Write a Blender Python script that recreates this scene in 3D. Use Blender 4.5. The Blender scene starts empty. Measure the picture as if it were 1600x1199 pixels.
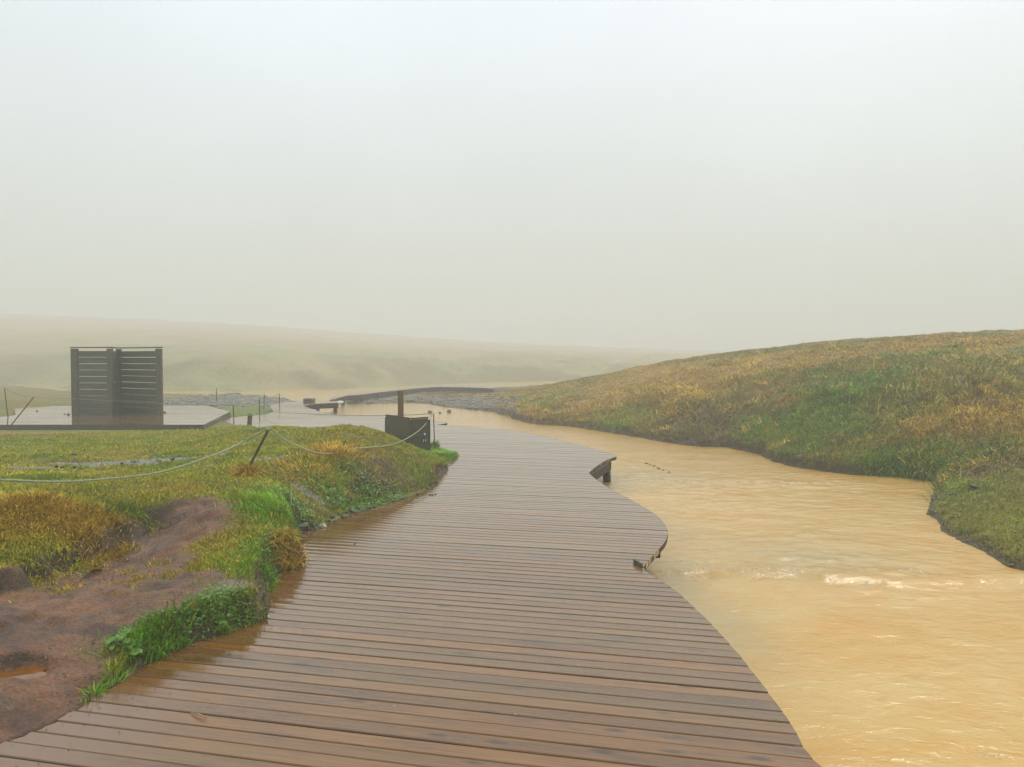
import bpy, bmesh, math, random
import numpy as np
from mathutils import Vector, Matrix
rnd = random.Random(7)
R = np.random.RandomState(11)
S = bpy.context.scene
col = S.collection

# ------------------------------------------------------------------ camera
HC = 1.6
FPX = 1208.0
W0, H0 = 1600.0, 1199.0
PITCH = math.atan(39.5 / FPX)
cam_d = bpy.data.cameras.new('camera')
cam = bpy.data.objects.new('camera', cam_d)
col.objects.link(cam)
cam.location = (0, 0, HC)
cam.rotation_euler = (math.pi / 2 - PITCH, 0, 0)
cam_d.sensor_width = 36
cam_d.lens = 36 * FPX / W0
cam_d.clip_start = 0.05
cam_d.clip_end = 3000
S.camera = cam

# ------------------------------------------------------------------ sky
SUN_EL, SUN_ROT = math.radians(52), math.radians(35)   # rotation from +Y towards +X
w = bpy.data.worlds.new("World"); S.world = w; w.use_nodes = True
nt = w.node_tree; N = nt.nodes; L = nt.links
bg = N['Background']
sky = N.new('ShaderNodeTexSky'); sky.sky_type = 'NISHITA'; sky.sun_disc = False
sky.sun_elevation = SUN_EL; sky.sun_rotation = SUN_ROT
sky.air_density = 1.0; sky.dust_density = 6.0; sky.ozone_density = 1.0
tc = N.new('ShaderNodeTexCoord')
sep = N.new('ShaderNodeSeparateXYZ'); L.new(tc.outputs['Generated'], sep.inputs[0])
rmp = N.new('ShaderNodeValToRGB')                       # overcast cloud: greyer low down, brighter and cooler up high
e = rmp.color_ramp.elements
e[0].position = 0.0; e[0].color = (6.3, 6.7, 6.2, 1)
e[1].position = 1.0; e[1].color = (11.2, 12.0, 12.8, 1)
m = rmp.color_ramp.elements.new(0.38); m.color = (9.2, 10.0, 10.7, 1)
L.new(sep.outputs['Z'], rmp.inputs[0])
cn = N.new('ShaderNodeTexNoise'); cn.inputs['Scale'].default_value = 2.2; cn.inputs['Detail'].default_value = 4
L.new(tc.outputs['Generated'], cn.inputs['Vector'])
cr = N.new('ShaderNodeMapRange'); cr.inputs['To Min'].default_value = 0.84; cr.inputs['To Max'].default_value = 1.14
L.new(cn.outputs['Fac'], cr.inputs['Value'])
mul = N.new('ShaderNodeVectorMath'); mul.operation = 'SCALE'
L.new(rmp.outputs[0], mul.inputs[0]); L.new(cr.outputs[0], mul.inputs['Scale'])
mx = N.new('ShaderNodeMix'); mx.data_type = 'RGBA'; mx.inputs[0].default_value = 0.88
L.new(sky.outputs[0], mx.inputs[6]); L.new(mul.outputs[0], mx.inputs[7])
L.new(mx.outputs[2], bg.inputs['Color'])
bg.inputs['Strength'].default_value = 0.10

sd = bpy.data.lights.new('sun', 'SUN'); sd.energy = 1.5; sd.angle = math.radians(11); sd.color = (1.0, 0.93, 0.82)
so = bpy.data.objects.new('sun', sd); col.objects.link(so)
so.location = (0, 0, 30)
sdir = Vector((math.sin(SUN_ROT) * math.cos(SUN_EL), math.cos(SUN_ROT) * math.cos(SUN_EL), math.sin(SUN_EL)))
so.rotation_euler = sdir.to_track_quat('Z', 'Y').to_euler()
S.view_settings.view_transform = 'Standard'
S.view_settings.look = 'None'
S.view_settings.gamma = 1
S.view_settings.exposure = 0.22
S.cycles.use_denoising = True
try: S.cycles.denoiser = 'OPENIMAGEDENOISE'
except Exception: pass
S.cycles.max_bounces = 6; S.cycles.volume_bounces = 2; S.cycles.diffuse_bounces = 3; S.cycles.glossy_bounces = 3
S.cycles.caustics_reflective = False; S.cycles.caustics_refractive = False
S.cycles.use_adaptive_sampling = True; S.cycles.adaptive_threshold = 0.02

# ------------------------------------------------------------------ maths helpers
cp, sp = math.cos(PITCH), math.sin(PITCH)
def ray(px, py):
    a = (px - W0 / 2) / FPX; b = (H0 / 2 - py) / FPX
    return a, cp + b * sp, -sp + b * cp
def P(px, py, z=0.0):
    x, y, zz = ray(px, py)
    t = (z - HC) / zz
    return (x * t, y * t, z)
def D(px, py, d):
    x, y, zz = ray(px, py)
    t = d / y
    return (x * t, d, HC + zz * t)
def _hash(ix, iy, s):
    h = (ix.astype(np.int64) * 374761393 + iy.astype(np.int64) * 668265263 + s * 1442695041) & 0xffffffff
    h = ((h ^ (h >> 13)) * 1274126177) & 0xffffffff
    h = ((h ^ (h >> 16)) * 2246822519) & 0xffffffff
    return ((h ^ (h >> 15)) & 0xffffff) / float(0xffffff)
def vn(x, y, s=0):
    x = np.asarray(x, float); y = np.asarray(y, float)
    ix = np.floor(x); iy = np.floor(y); fx = x - ix; fy = y - iy
    fx = fx * fx * fx * (fx * (fx * 6 - 15) + 10); fy = fy * fy * fy * (fy * (fy * 6 - 15) + 10)
    a = _hash(ix, iy, s); b = _hash(ix + 1, iy, s); c = _hash(ix, iy + 1, s); d = _hash(ix + 1, iy + 1, s)
    return (a + (b - a) * fx) * (1 - fy) + (c + (d - c) * fx) * fy
def fbm(x, y, s=0, o=4, g=0.5):
    r = 0; a = 1; t = 0
    for k in range(o):
        c, sn = math.cos(k * 1.1), math.sin(k * 1.1)
        r = r + a * vn((x * c - y * sn) * 2 ** k + 13.7 * k, (x * sn + y * c) * 2 ** k + 7.1 * k, s + k); t += a; a *= g
    return r / t
def sm(a, b, x):
    t = np.clip((x - a) / (b - a), 0, 1); return t * t * (3 - 2 * t)
class TPS:
    def __init__(self, pts):
        self.p = np.array([(q[0], q[1]) for q in pts], float); z = np.array([q[2] for q in pts], float); n = len(pts)
        d = np.linalg.norm(self.p[:, None] - self.p[None], axis=2)
        K = self.U(d) + np.eye(n) * 0.02
        A = np.zeros((n + 3, n + 3)); A[:n, :n] = K; A[:n, n] = 1; A[:n, n + 1:] = self.p; A[n, :n] = 1; A[n + 1:, :n] = self.p.T
        self.w = np.linalg.solve(A, np.concatenate([z, [0, 0, 0]]))
    @staticmethod
    def U(d): return np.where(d > 1e-9, d * d * np.log(np.maximum(d, 1e-9)), 0)
    def __call__(self, x, y):
        r = self.w[-3] + self.w[-2] * x + self.w[-1] * y
        for (a, b), wt in zip(self.p, self.w): r = r + wt * self.U(np.hypot(x - a, y - b))
        return r
def sdist(x, y, poly):
    x = np.asarray(x, float); y = np.asarray(y, float)
    d = np.full(x.shape, 1e18); ins = np.zeros(x.shape, bool); n = len(poly)
    for i in range(n):
        x0, y0 = poly[i][:2]; x1, y1 = poly[(i + 1) % n][:2]
        ex, ey = x1 - x0, y1 - y0; l2 = ex * ex + ey * ey + 1e-12
        t = np.clip(((x - x0) * ex + (y - y0) * ey) / l2, 0, 1)
        d = np.minimum(d, (x - x0 - t * ex) ** 2 + (y - y0 - t * ey) ** 2)
        c = ((y0 > y) != (y1 > y))
        xi = x0 + (y - y0) * ex / (ey if abs(ey) > 1e-12 else 1e-12)
        ins ^= c & (x < xi)
    d = np.sqrt(d); return np.where(ins, d, -d)
def smooth_curve(pts, n=6):
    out = []
    p = [pts[0]] + list(pts) + [pts[-1]]
    for i in range(1, len(p) - 2):
        a, b, c, d = [np.array(q[:2]) for q in p[i - 1:i + 3]]
        for k in range(n):
            t = k / n
            out.append(tuple(0.5 * ((2 * b) + (-a + c) * t + (2 * a - 5 * b + 4 * c - d) * t * t + (-a + 3 * b - 3 * c + d) * t ** 3)))
    out.append(tuple(pts[-1][:2])); return out

# ------------------------------------------------------------------ object helpers
def tag(o, label=None, cat=None, group=None, kind=None):
    if label: o['label'] = label
    if cat: o['category'] = cat
    if group: o['group'] = group
    if kind: o['kind'] = kind
    return o
def empty(name, loc=(0, 0, 0), rz=0):
    o = bpy.data.objects.new(name, None); col.objects.link(o); o.location = loc; o.rotation_euler = (0, 0, rz); o.empty_display_size = 0.1
    return o
def mesh_np(name, v, faces, mat, parent=None, smooth=True, cols=None, tri=None):
    """v (n,3); faces list of arrays (m,k)"""
    me = bpy.data.meshes.new(name)
    v = np.asarray(v, np.float32); me.vertices.add(len(v)); me.vertices.foreach_set('co', v.ravel())
    tot = []; st = []; idx = []; s = 0
    for f in faces:
        f = np.asarray(f, np.int32); k = f.shape[1]
        idx.append(f.ravel()); tot.append(np.full(len(f), k, np.int32)); st.append(s + np.arange(len(f), dtype=np.int32) * k); s += len(f) * k
    idx = np.concatenate(idx); tot = np.concatenate(tot); st = np.concatenate(st)
    me.loops.add(len(idx)); me.loops.foreach_set('vertex_index', idx)
    me.polygons.add(len(tot)); me.polygons.foreach_set('loop_start', st); me.polygons.foreach_set('loop_total', tot)
    me.polygons.foreach_set('use_smooth', np.full(len(tot), smooth))
    me.update(calc_edges=True); me.validate()
    if cols is not None:
        a = me.color_attributes.new('Col', 'FLOAT_COLOR', 'POINT'); a.data.foreach_set('color', np.asarray(cols, np.float32).ravel())
    me.materials.append(mat)
    o = bpy.data.objects.new(name, me); col.objects.link(o)
    if parent: o.parent = parent
    return o
class MB:
    def __init__(self): self.bm = bmesh.new()
    def box(self, c, s, rot=None, bevel=0.004):
        r = bmesh.ops.create_cube(self.bm, size=1)
        M = Matrix.Translation(c) @ (rot.to_4x4() if rot else Matrix.Identity(4)) @ Matrix.Diagonal((s[0], s[1], s[2], 1))
        bmesh.ops.transform(self.bm, matrix=M, verts=r['verts'])
        if bevel:
            es = list({e for v in r['verts'] for e in v.link_edges})
            bmesh.ops.bevel(self.bm, geom=es, offset=bevel, segments=1, affect='EDGES')
        return self
    def bar(self, a, b, w, h, roll=0, bevel=0.003):
        a = Vector(a); b = Vector(b); d = b - a
        q = d.to_track_quat('X', 'Z').to_matrix() @ Matrix.Rotation(roll, 3, 'X')
        return self.box((a + b) / 2, (d.length, w, h), q, bevel)
    def tube(self, pts, r, n=8, cap=True):
        pts = [Vector(p) for p in pts]; rr = r if hasattr(r, '__len__') else [r] * len(pts)
        rings = []; up = Vector((0.13, 0.21, 0.97))
        for i, p in enumerate(pts):
            t = (pts[min(i + 1, len(pts) - 1)] - pts[max(i - 1, 0)]).normalized()
            a = t.cross(up)
            if a.length < 1e-3: a = t.cross(Vector((1, 0, 0)))
            a.normalize(); b = t.cross(a)
            rings.append([self.bm.verts.new(p + (a * math.cos(k * 2 * math.pi / n) + b * math.sin(k * 2 * math.pi / n)) * rr[i]) for k in range(n)])
        for i in range(len(rings) - 1):
            for k in range(n): self.bm.faces.new((rings[i][k], rings[i][(k + 1) % n], rings[i + 1][(k + 1) % n], rings[i + 1][k])).smooth = True
        if cap: self.bm.faces.new(rings[0][::-1]); self.bm.faces.new(rings[-1])
        return self
    def build(self, name, mat, parent=None):
        me = bpy.data.meshes.new(name); bmesh.ops.recalc_face_normals(self.bm, faces=self.bm.faces[:]); self.bm.to_mesh(me); self.bm.free()
        me.materials.append(mat); o = bpy.data.objects.new(name, me); col.objects.link(o)
        if parent:
            o.parent = parent
            o.matrix_parent_inverse = parent.matrix_basis.inverted()
        return o

# ------------------------------------------------------------------ materials
def newmat(name):
    m = bpy.data.materials.new(name); m.use_nodes = True
    return m, m.node_tree.nodes, m.node_tree.links, m.node_tree.nodes['Principled BSDF']
def noise(N, L, vec, scale, detail=4, rough=0.55):
    n = N.new('ShaderNodeTexNoise'); n.inputs['Scale'].default_value = scale; n.inputs['Detail'].default_value = detail; n.inputs['Roughness'].default_value = rough
    if vec is not None: L.new(vec, n.inputs['Vector'])
    return n
def mrange(N, L, src, a, b, c, d):
    m = N.new('ShaderNodeMapRange'); L.new(src, m.inputs['Value'])
    m.inputs['From Min'].default_value = a; m.inputs['From Max'].default_value = b; m.inputs['To Min'].default_value = c; m.inputs['To Max'].default_value = d
    return m
def mixc(N, L, fac, a, b, mode='MIX'):
    m = N.new('ShaderNodeMix'); m.data_type = 'RGBA'; m.blend_type = mode
    for s, i in ((fac, 0), (a, 6), (b, 7)):
        if hasattr(s, 'is_linked') or hasattr(s, 'links'): L.new(s, m.inputs[i])
        else: m.inputs[i].default_value = s if i == 0 else (*s[:3], 1)
    return m.outputs[2]
def simple(name, c, rough=0.6, var=0.25, scale=20, c2=None, bump=0.15, metal=0.0, stretch=(1, 1, 1), spec=0.5):
    m, N, L, b = newmat(name)
    tc = N.new('ShaderNodeTexCoord'); mp = N.new('ShaderNodeMapping'); mp.inputs['Scale'].default_value = stretch; L.new(tc.outputs['Object'], mp.inputs[0])
    n = noise(N, L, mp.outputs[0], scale, 5)
    c2 = c2 or tuple(x * (1 - var * 1.6) for x in c)
    f = mrange(N, L, n.outputs['Fac'], 0.35, 0.65, 0, 1)
    L.new(mixc(N, L, f.outputs[0], c2, c), b.inputs['Base Color'])
    b.inputs['Roughness'].default_value = rough; b.inputs['Metallic'].default_value = metal; b.inputs['Specular IOR Level'].default_value = spec
    bp = N.new('ShaderNodeBump'); bp.inputs['Strength'].default_value = bump; bp.inputs['Distance'].default_value = 0.01
    L.new(n.outputs['Fac'], bp.inputs['Height']); L.new(bp.outputs[0], b.inputs['Normal'])
    return m
M_frame = simple('weathered_wood', (0.105, 0.085, 0.045), 0.55, 0.3, 6, (0.05, 0.045, 0.02), stretch=(6, 6, 1))
M_slat = simple('grey_slats', (0.095, 0.088, 0.062), 0.45, 0.3, 3, (0.05, 0.055, 0.05), stretch=(1, 1, 8))
M_dark = simple('dark_wet_timber', (0.03, 0.026, 0.012), 0.5, 0.3, 8, (0.014, 0.013, 0.006), stretch=(2, 2, 6), spec=.25)
M_face = simple('fascia_timber', (0.075, 0.07, 0.045), 0.5, 0.3, 5, (0.045, 0.05, 0.025), stretch=(1, 1, 5))
M_post = simple('new_post_wood', (0.20, 0.11, 0.035), 0.5, 0.3, 5, (0.12, 0.065, 0.022), stretch=(8, 8, 1))
M_rust = simple('rusty_iron', (0.085, 0.045, 0.025), 0.55, 0.5, 60, (0.035, 0.022, 0.016), bump=0.6)
M_stone = simple('wet_stone', (0.10, 0.088, 0.068), 0.6, 0.4, 14, (0.045, 0.042, 0.036), bump=0.5)
M_pink = simple('pinkish_stone', (0.26, 0.16, 0.11), 0.45, 0.3, 14, bump=0.5)
M_pale = simple('pale_stone', (0.45, 0.42, 0.33), 0.5, 0.2, 14, bump=0.3)
M_clod = simple('dark_clod', (0.035, 0.028, 0.022), 0.5, 0.4, 30, bump=0.8)
M_rope = simple('green_rope', (0.44, 0.46, 0.30), 0.6, 0.35, 90, (0.20, 0.27, 0.15), bump=0.3)
M_rope2 = simple('grey_rope', (0.30, 0.33, 0.26), 0.6, 0.3, 60)
M_white = simple('white_paint', (0.65, 0.65, 0.6), 0.4, 0.1, 10)
M_glass = simple('bottle_green', (0.01, 0.045, 0.03), 0.12, 0.2, 10)
M_yellow = simple('yellow_petal', (0.75, 0.55, 0.02), 0.5, 0.1, 30)
M_straw = simple('straw', (0.42, 0.28, 0.12), 0.6, 0.2, 60)
M_leaf = simple('fresh_leaf', (0.14, 0.26, 0.03), 0.4, 0.3, 40, (0.07, 0.17, 0.02), bump=0.4, spec=.3)

def vertex_mat(name, rough=0.6, trans=0.0, spec=0.3):
    m, N, L, b = newmat(name)
    a = N.new('ShaderNodeAttribute'); a.attribute_name = 'Col'
    L.new(a.outputs['Color'], b.inputs['Base Color']); b.inputs['Roughness'].default_value = rough; b.inputs['Specular IOR Level'].default_value = spec
    # thin blades let light through: bend the shading normal towards the sky
    g = N.new('ShaderNodeNewGeometry'); v = N.new('ShaderNodeVectorMath'); v.operation = 'MULTIPLY_ADD'
    L.new(g.outputs['Normal'], v.inputs[0]); v.inputs[1].default_value = (.55, .55, .55); v.inputs[2].default_value = (0, 0, .7)
    nn = N.new('ShaderNodeVectorMath'); nn.operation = 'NORMALIZE'; L.new(v.outputs[0], nn.inputs[0]); L.new(nn.outputs[0], b.inputs['Normal'])
    return m
M_blade = vertex_mat('grass_blades', 0.6, spec=0.15)

def ground_mat():
    m, N, L, b = newmat('ground')
    a = N.new('ShaderNodeAttribute'); a.attribute_name = 'Col'
    g = N.new('ShaderNodeNewGeometry'); pos = g.outputs['Position']
    n1 = noise(N, L, pos, 9, 6, 0.65); n2 = noise(N, L, pos, 60, 4, 0.6); n3 = noise(N, L, pos, 1.1, 4)
    f1 = mrange(N, L, n1.outputs['Fac'], 0.3, 0.7, 0.7, 1.6)
    f2 = mrange(N, L, n2.outputs['Fac'], 0.3, 0.7, 0.55, 1.4)
    mm = N.new('ShaderNodeMath'); mm.operation = 'MULTIPLY'; L.new(f1.outputs[0], mm.inputs[0]); L.new(f2.outputs[0], mm.inputs[1])
    sc = N.new('ShaderNodeVectorMath'); sc.operation = 'SCALE'; L.new(a.outputs['Color'], sc.inputs[0]); L.new(mm.outputs[0], sc.inputs['Scale'])
    L.new(sc.outputs[0], b.inputs['Base Color'])
    # wetness in alpha: wet ground is glossier and smoother
    wn = mrange(N, L, n1.outputs['Fac'], 0.35, 0.6, 0.0, 1.0)
    wm = N.new('ShaderNodeMath'); wm.operation = 'MULTIPLY_ADD'; L.new(a.outputs['Alpha'], wm.inputs[0]); wm.inputs[1].default_value = 1.3; 
    s2 = N.new('ShaderNodeMath'); s2.operation = 'MULTIPLY'; L.new(wn.outputs[0], s2.inputs[0]); s2.inputs[1].default_value = -0.35; L.new(s2.outputs[0], wm.inputs[2]); wm.use_clamp = True
    r = mrange(N, L, wm.outputs[0], 0, 1, 0.85, 0.2); L.new(r.outputs[0], b.inputs['Roughness'])
    bp = N.new('ShaderNodeBump'); bs = mrange(N, L, wm.outputs[0], 0, 1, 0.95, 0.75); L.new(bs.outputs[0], bp.inputs['Strength']); bp.inputs['Distance'].default_value = 0.03
    hs = N.new('ShaderNodeMath'); hs.operation = 'MULTIPLY_ADD'; L.new(n2.outputs['Fac'], hs.inputs[0]); hs.inputs[1].default_value = 0.6; L.new(n1.outputs['Fac'], hs.inputs[2])
    L.new(hs.outputs[0], bp.inputs['Height']); L.new(bp.outputs[0], b.inputs['Normal'])
    return m
M_ground = ground_mat()

BA = math.radians(13)
def deck_mat(name, ang, base=(0.225, 0.100, 0.016), base2=(0.115, 0.047, 0.008)):
    m, N, L, b = newmat(name)
    g = N.new('ShaderNodeNewGeometry')
    mp = N.new('ShaderNodeMapping'); mp.vector_type = 'POINT'; mp.inputs['Rotation'].default_value = (0, 0, ang); L.new(g.outputs['Position'], mp.inputs[0])
    a = N.new('ShaderNodeAttribute'); a.attribute_name = 'Col'     # r: per-board tone, g: second per-board number, b: mud film, alpha: standing water
    sa = N.new('ShaderNodeSeparateColor'); L.new(a.outputs['Color'], sa.inputs[0])
    # offset along the board by the board's own number so that the grain does not continue across boards
    ad = N.new('ShaderNodeCombineXYZ'); mo = N.new('ShaderNodeMath'); mo.operation = 'MULTIPLY'; L.new(sa.outputs[1], mo.inputs[0]); mo.inputs[1].default_value = 53
    L.new(mo.outputs[0], ad.inputs[0]); va = N.new('ShaderNodeVectorMath'); va.operation = 'ADD'; L.new(mp.outputs[0], va.inputs[0]); L.new(ad.outputs[0], va.inputs[1])
    def sc(v):
        s = N.new('ShaderNodeVectorMath'); s.operation = 'MULTIPLY'; L.new(va.outputs[0], s.inputs[0]); s.inputs[1].default_value = v; return s.outputs[0]
    grain = noise(N, L, sc((1.6, 45, 1)), 1.6, 6, 0.65)
    blot = noise(N, L, sc((2.0, 9, 1)), 1.0, 4, 0.6)
    wet = noise(N, L, g.outputs['Position'], 1.1, 5, 0.6)
    knot = N.new('ShaderNodeTexVoronoi'); knot.inputs['Scale'].default_value = 1.0; L.new(sc((2.3, 7.5, 1)), knot.inputs['Vector'])
    c = mixc(N, L, mrange(N, L, grain.outputs['Fac'], 0.3, 0.7, 0, 1).outputs[0], base2, base)
    c = mixc(N, L, mrange(N, L, sa.outputs[1], 0.5, 1.0, 0, 0.6).outputs[0], c, (0.12, 0.072, 0.02))
    c = mixc(N, L, mrange(N, L, blot.outputs['Fac'], 0.54, 0.72, 0, 0.7).outputs[0], c, (0.05, 0.032, 0.018))
    c = mixc(N, L, mrange(N, L, knot.outputs['Distance'], 0.05, 0.16, 0.9, 0).outputs[0], c, (0.022, 0.014, 0.01))
    tone = mrange(N, L, sa.outputs[0], 0, 1, 0.75, 1.22)
    sv = N.new('ShaderNodeVectorMath'); sv.operation = 'SCALE'; L.new(c, sv.inputs[0]); L.new(tone.outputs[0], sv.inputs['Scale'])
    # small pale flecks
    fl = noise(N, L, g.outputs['Position'], 38, 2, 0.5)
    c = mixc(N, L, mrange(N, L, fl.outputs['Fac'], 0.745, 0.77, 0, 0.6).outputs[0], sv.outputs[0], (0.42, 0.28, 0.13))
    mn = noise(N, L, g.outputs['Position'], 14, 5, 0.6)
    mf = N.new('ShaderNodeMath'); mf.operation = 'MULTIPLY_ADD'; L.new(sa.outputs[2], mf.inputs[0]); mf.inputs[1].default_value = 1.6
    m2 = mrange(N, L, mn.outputs['Fac'], 0.3, 0.7, -0.5, 0.0); L.new(m2.outputs[0], mf.inputs[2]); mf.use_clamp = True
    c = mixc(N, L, mf.outputs[0], c, (0.17, 0.092, 0.042))
    L.new(c, b.inputs['Base Color'])
    r = mrange(N, L, wet.outputs['Fac'], 0.3, 0.7, 0.08, 0.22)
    rg = N.new('ShaderNodeMath'); rg.operation = 'MULTIPLY_ADD'; L.new(grain.outputs['Fac'], rg.inputs[0]); rg.inputs[1].default_value = 0.10; L.new(r.outputs[0], rg.inputs[2])
    # standing water is near mirror
    rr = N.new('ShaderNodeMix'); L.new(a.outputs['Alpha'], rr.inputs[0]); L.new(rg.outputs[0], rr.inputs[2]); rr.inputs[3].default_value = 0.03
    L.new(rr.outputs[0], b.inputs['Roughness']); L.new(rr.outputs[0], b.inputs['Coat Roughness'])
    b.inputs['IOR'].default_value = 1.38
    b.inputs['Coat Weight'].default_value = 0.5; b.inputs['Coat Roughness'].default_value = 0.09; b.inputs['Coat IOR'].default_value = 1.4
    bp = N.new('ShaderNodeBump'); bp.inputs['Distance'].default_value = 0.004
    bst = mrange(N, L, a.outputs['Alpha'], 0, 1, 0.2, 0.03); L.new(bst.outputs[0], bp.inputs['Strength'])
    hh = N.new('ShaderNodeMath'); hh.operation = 'ADD'; L.new(grain.outputs['Fac'], hh.inputs[0]); L.new(blot.outputs['Fac'], hh.inputs[1])
    L.new(hh.outputs[0], bp.inputs['Height']); L.new(bp.outputs[0], b.inputs['Normal'])
    return m
M_deck = deck_mat('wet_decking', BA)
M_deck2 = deck_mat('wet_decking_far', 0.0)

def water_mat():
    m, N, L, b = newmat('muddy_water')
    g = N.new('ShaderNodeNewGeometry')
    a = N.new('ShaderNodeAttribute'); a.attribute_name = 'Col'
    sa = N.new('ShaderNodeSeparateColor'); L.new(a.outputs['Color'], sa.inputs[0])
    mp = N.new('ShaderNodeMapping'); mp.inputs['Rotation'].default_value = (0, 0, math.radians(20)); mp.inputs['Scale'].default_value = (1, 1.7, 1); L.new(g.outputs['Position'], mp.inputs[0])
    n1 = noise(N, L, mp.outputs[0], 1.3, 7, 0.6); n2 = noise(N, L, mp.outputs[0], 5.5, 5, 0.55); n3 = noise(N, L, mp.outputs[0], 19, 5, 0.65)
    n1.inputs['Distortion'].default_value = 0.8; n2.inputs['Distortion'].default_value = 0.5
    c = mixc(N, L, mrange(N, L, n1.outputs['Fac'], 0.36, 0.68, 0, 1).outputs[0], (0.56, 0.375, 0.125), (0.54, 0.295, 0.058))
    c = mixc(N, L, mrange(N, L, n2.outputs['Fac'], 0.56, 0.74, 0, 0.55).outputs[0], c, (0.50, 0.27, 0.07))
    c = mixc(N, L, sa.outputs[1], c, (0.36, 0.29, 0.14))        # g: shallower, greener water
    # foam with sun glints painted in as white, where r is high, broken up
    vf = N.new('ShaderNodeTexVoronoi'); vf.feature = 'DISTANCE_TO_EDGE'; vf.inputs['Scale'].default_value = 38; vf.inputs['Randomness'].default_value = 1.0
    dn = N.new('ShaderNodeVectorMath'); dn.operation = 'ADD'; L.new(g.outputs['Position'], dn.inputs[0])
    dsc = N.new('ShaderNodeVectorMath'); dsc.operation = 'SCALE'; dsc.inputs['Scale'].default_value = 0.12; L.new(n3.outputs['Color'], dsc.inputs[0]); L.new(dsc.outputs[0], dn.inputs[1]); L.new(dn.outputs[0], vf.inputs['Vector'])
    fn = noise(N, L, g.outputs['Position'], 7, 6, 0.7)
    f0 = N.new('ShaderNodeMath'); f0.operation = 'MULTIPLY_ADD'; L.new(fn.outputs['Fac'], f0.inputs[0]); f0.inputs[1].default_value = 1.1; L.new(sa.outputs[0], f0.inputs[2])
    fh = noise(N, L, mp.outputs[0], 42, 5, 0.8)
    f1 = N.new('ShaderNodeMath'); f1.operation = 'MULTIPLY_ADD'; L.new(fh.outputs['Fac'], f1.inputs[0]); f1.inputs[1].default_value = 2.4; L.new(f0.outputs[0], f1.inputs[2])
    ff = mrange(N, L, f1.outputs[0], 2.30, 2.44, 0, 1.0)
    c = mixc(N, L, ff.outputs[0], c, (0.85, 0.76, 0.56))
    L.new(c, b.inputs['Base Color'])
    L.new(mrange(N, L, ff.outputs[0], 0, 1, 0.1, 0.5).outputs[0], b.inputs['Roughness'])
    b.inputs['IOR'].default_value = 1.33
    bp = N.new('ShaderNodeBump'); bp.inputs['Strength'].default_value = 0.7; bp.inputs['Distance'].default_value = 0.022
    h1 = N.new('ShaderNodeMath'); h1.operation = 'MULTIPLY_ADD'; L.new(n3.outputs['Fac'], h1.inputs[0]); h1.inputs[1].default_value = 0.22; L.new(n2.outputs['Fac'], h1.inputs[2])
    h2 = N.new('ShaderNodeMath'); h2.operation = 'MULTIPLY_ADD'; L.new(ff.outputs[0], h2.inputs[0]); h2.inputs[1].default_value = 0.5; L.new(h1.outputs[0], h2.inputs[2])
    L.new(h2.outputs[0], bp.inputs['Height']); L.new(bp.outputs[0], b.inputs['Normal'])
    return m
M_water = water_mat()

# ------------------------------------------------------------------ plan of the place
WZ = -0.4
# edge of the near bank against the boardwalk (z = 0)
edgeA = [P(*q) for q in [(-120, 1235), (0, 1168), (60, 1142), (130, 1105), (195, 1062), (240, 1035), (280, 1013), (330, 996), (372, 984), (400, 976), (418, 964),
     (424, 935), (428, 905), (450, 892), (475, 880), (475, 862), (464, 834), (480, 829), (500, 826), (530, 813), (560, 801), (600, 789), (650, 774), (684, 756),
     (692, 742), (699, 736), (706, 722), (716, 712), (704, 707), (688, 703), (676, 699), (662, 697), (640, 694), (600, 689), (500, 682), (430, 675), (392, 669), (366, 662), (352, 658)]]
polyA = smooth_curve(edgeA, 4) + [P(300, 655)[:2], P(-100, 655)[:2], P(-500, 660)[:2], (-40, 16), (-40, -6), (-6.0, -6), (-4.0, 0.5)]
tpsA = TPS([P(*q) for q in [(0, 1150, .012), (60, 1125, .015), (130, 1095, .02), (0, 1100, .07), (60, 1050, .09), (100, 1000, .12), (0, 1000, .13), (190, 1000, .085), (150, 1070, .04),
     (230, 1000, .11), (280, 965, .15), (0, 930, .19), (100, 950, .15), (200, 950, .14), (300, 930, .17), (400, 900, .17), (405, 935, .14), (340, 960, .14), (440, 850, .22), (460, 842, .22), (380, 820, .30),
     (300, 850, .24), (200, 860, .21), (120, 880, .20), (300, 790, .42), (350, 780, .42), (250, 805, .34), (420, 800, .30), (440, 820, .24),
     (0, 806, .46), (50, 800, .46), (100, 797, .45), (150, 788, .43), (200, 785, .42), (-100, 806, .46), (-100, 890, .24), (20, 893, .22), (75, 868, .24), (115, 845, .27), (165, 825, .31), (220, 800, .36),
     (0, 760, .42), (100, 755, .40), (200, 750, .38), (300, 750, .40), (400, 770, .38), (0, 720, .30), (100, 720, .27), (250, 720, .28), (350, 725, .33), (385, 738, .39), (0, 690, .14), (150, 690, .12), (300, 690, .2), (370, 690, .3),
     (0, 676, .02), (150, 676, .02), (300, 674, .02), (355, 668, .06), (390, 676, .16), (435, 668, .45), (490, 676, .38), (540, 670, .47), (585, 673, .46), (615, 690, .26), (660, 700, .02),
     (500, 700, .46), (450, 730, .42), (550, 720, .44), (600, 715, .40), (640, 715, .28), (650, 735, .18), (690, 720, .06), (450, 770, .34), (500, 780, .17), (560, 770, .13), (600, 762, .12), (640, 752, .12), (480, 812, .07), (540, 795, .04), (430, 785, .33),
     (-300, 720, .3), (-300, 680, .05), (-300, 900, .4), (-300, 1100, .1)]] + [(-20, 16, .1), (-20, 3, .6), (-8, -3, .3), (-12, 8, .45)])
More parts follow.
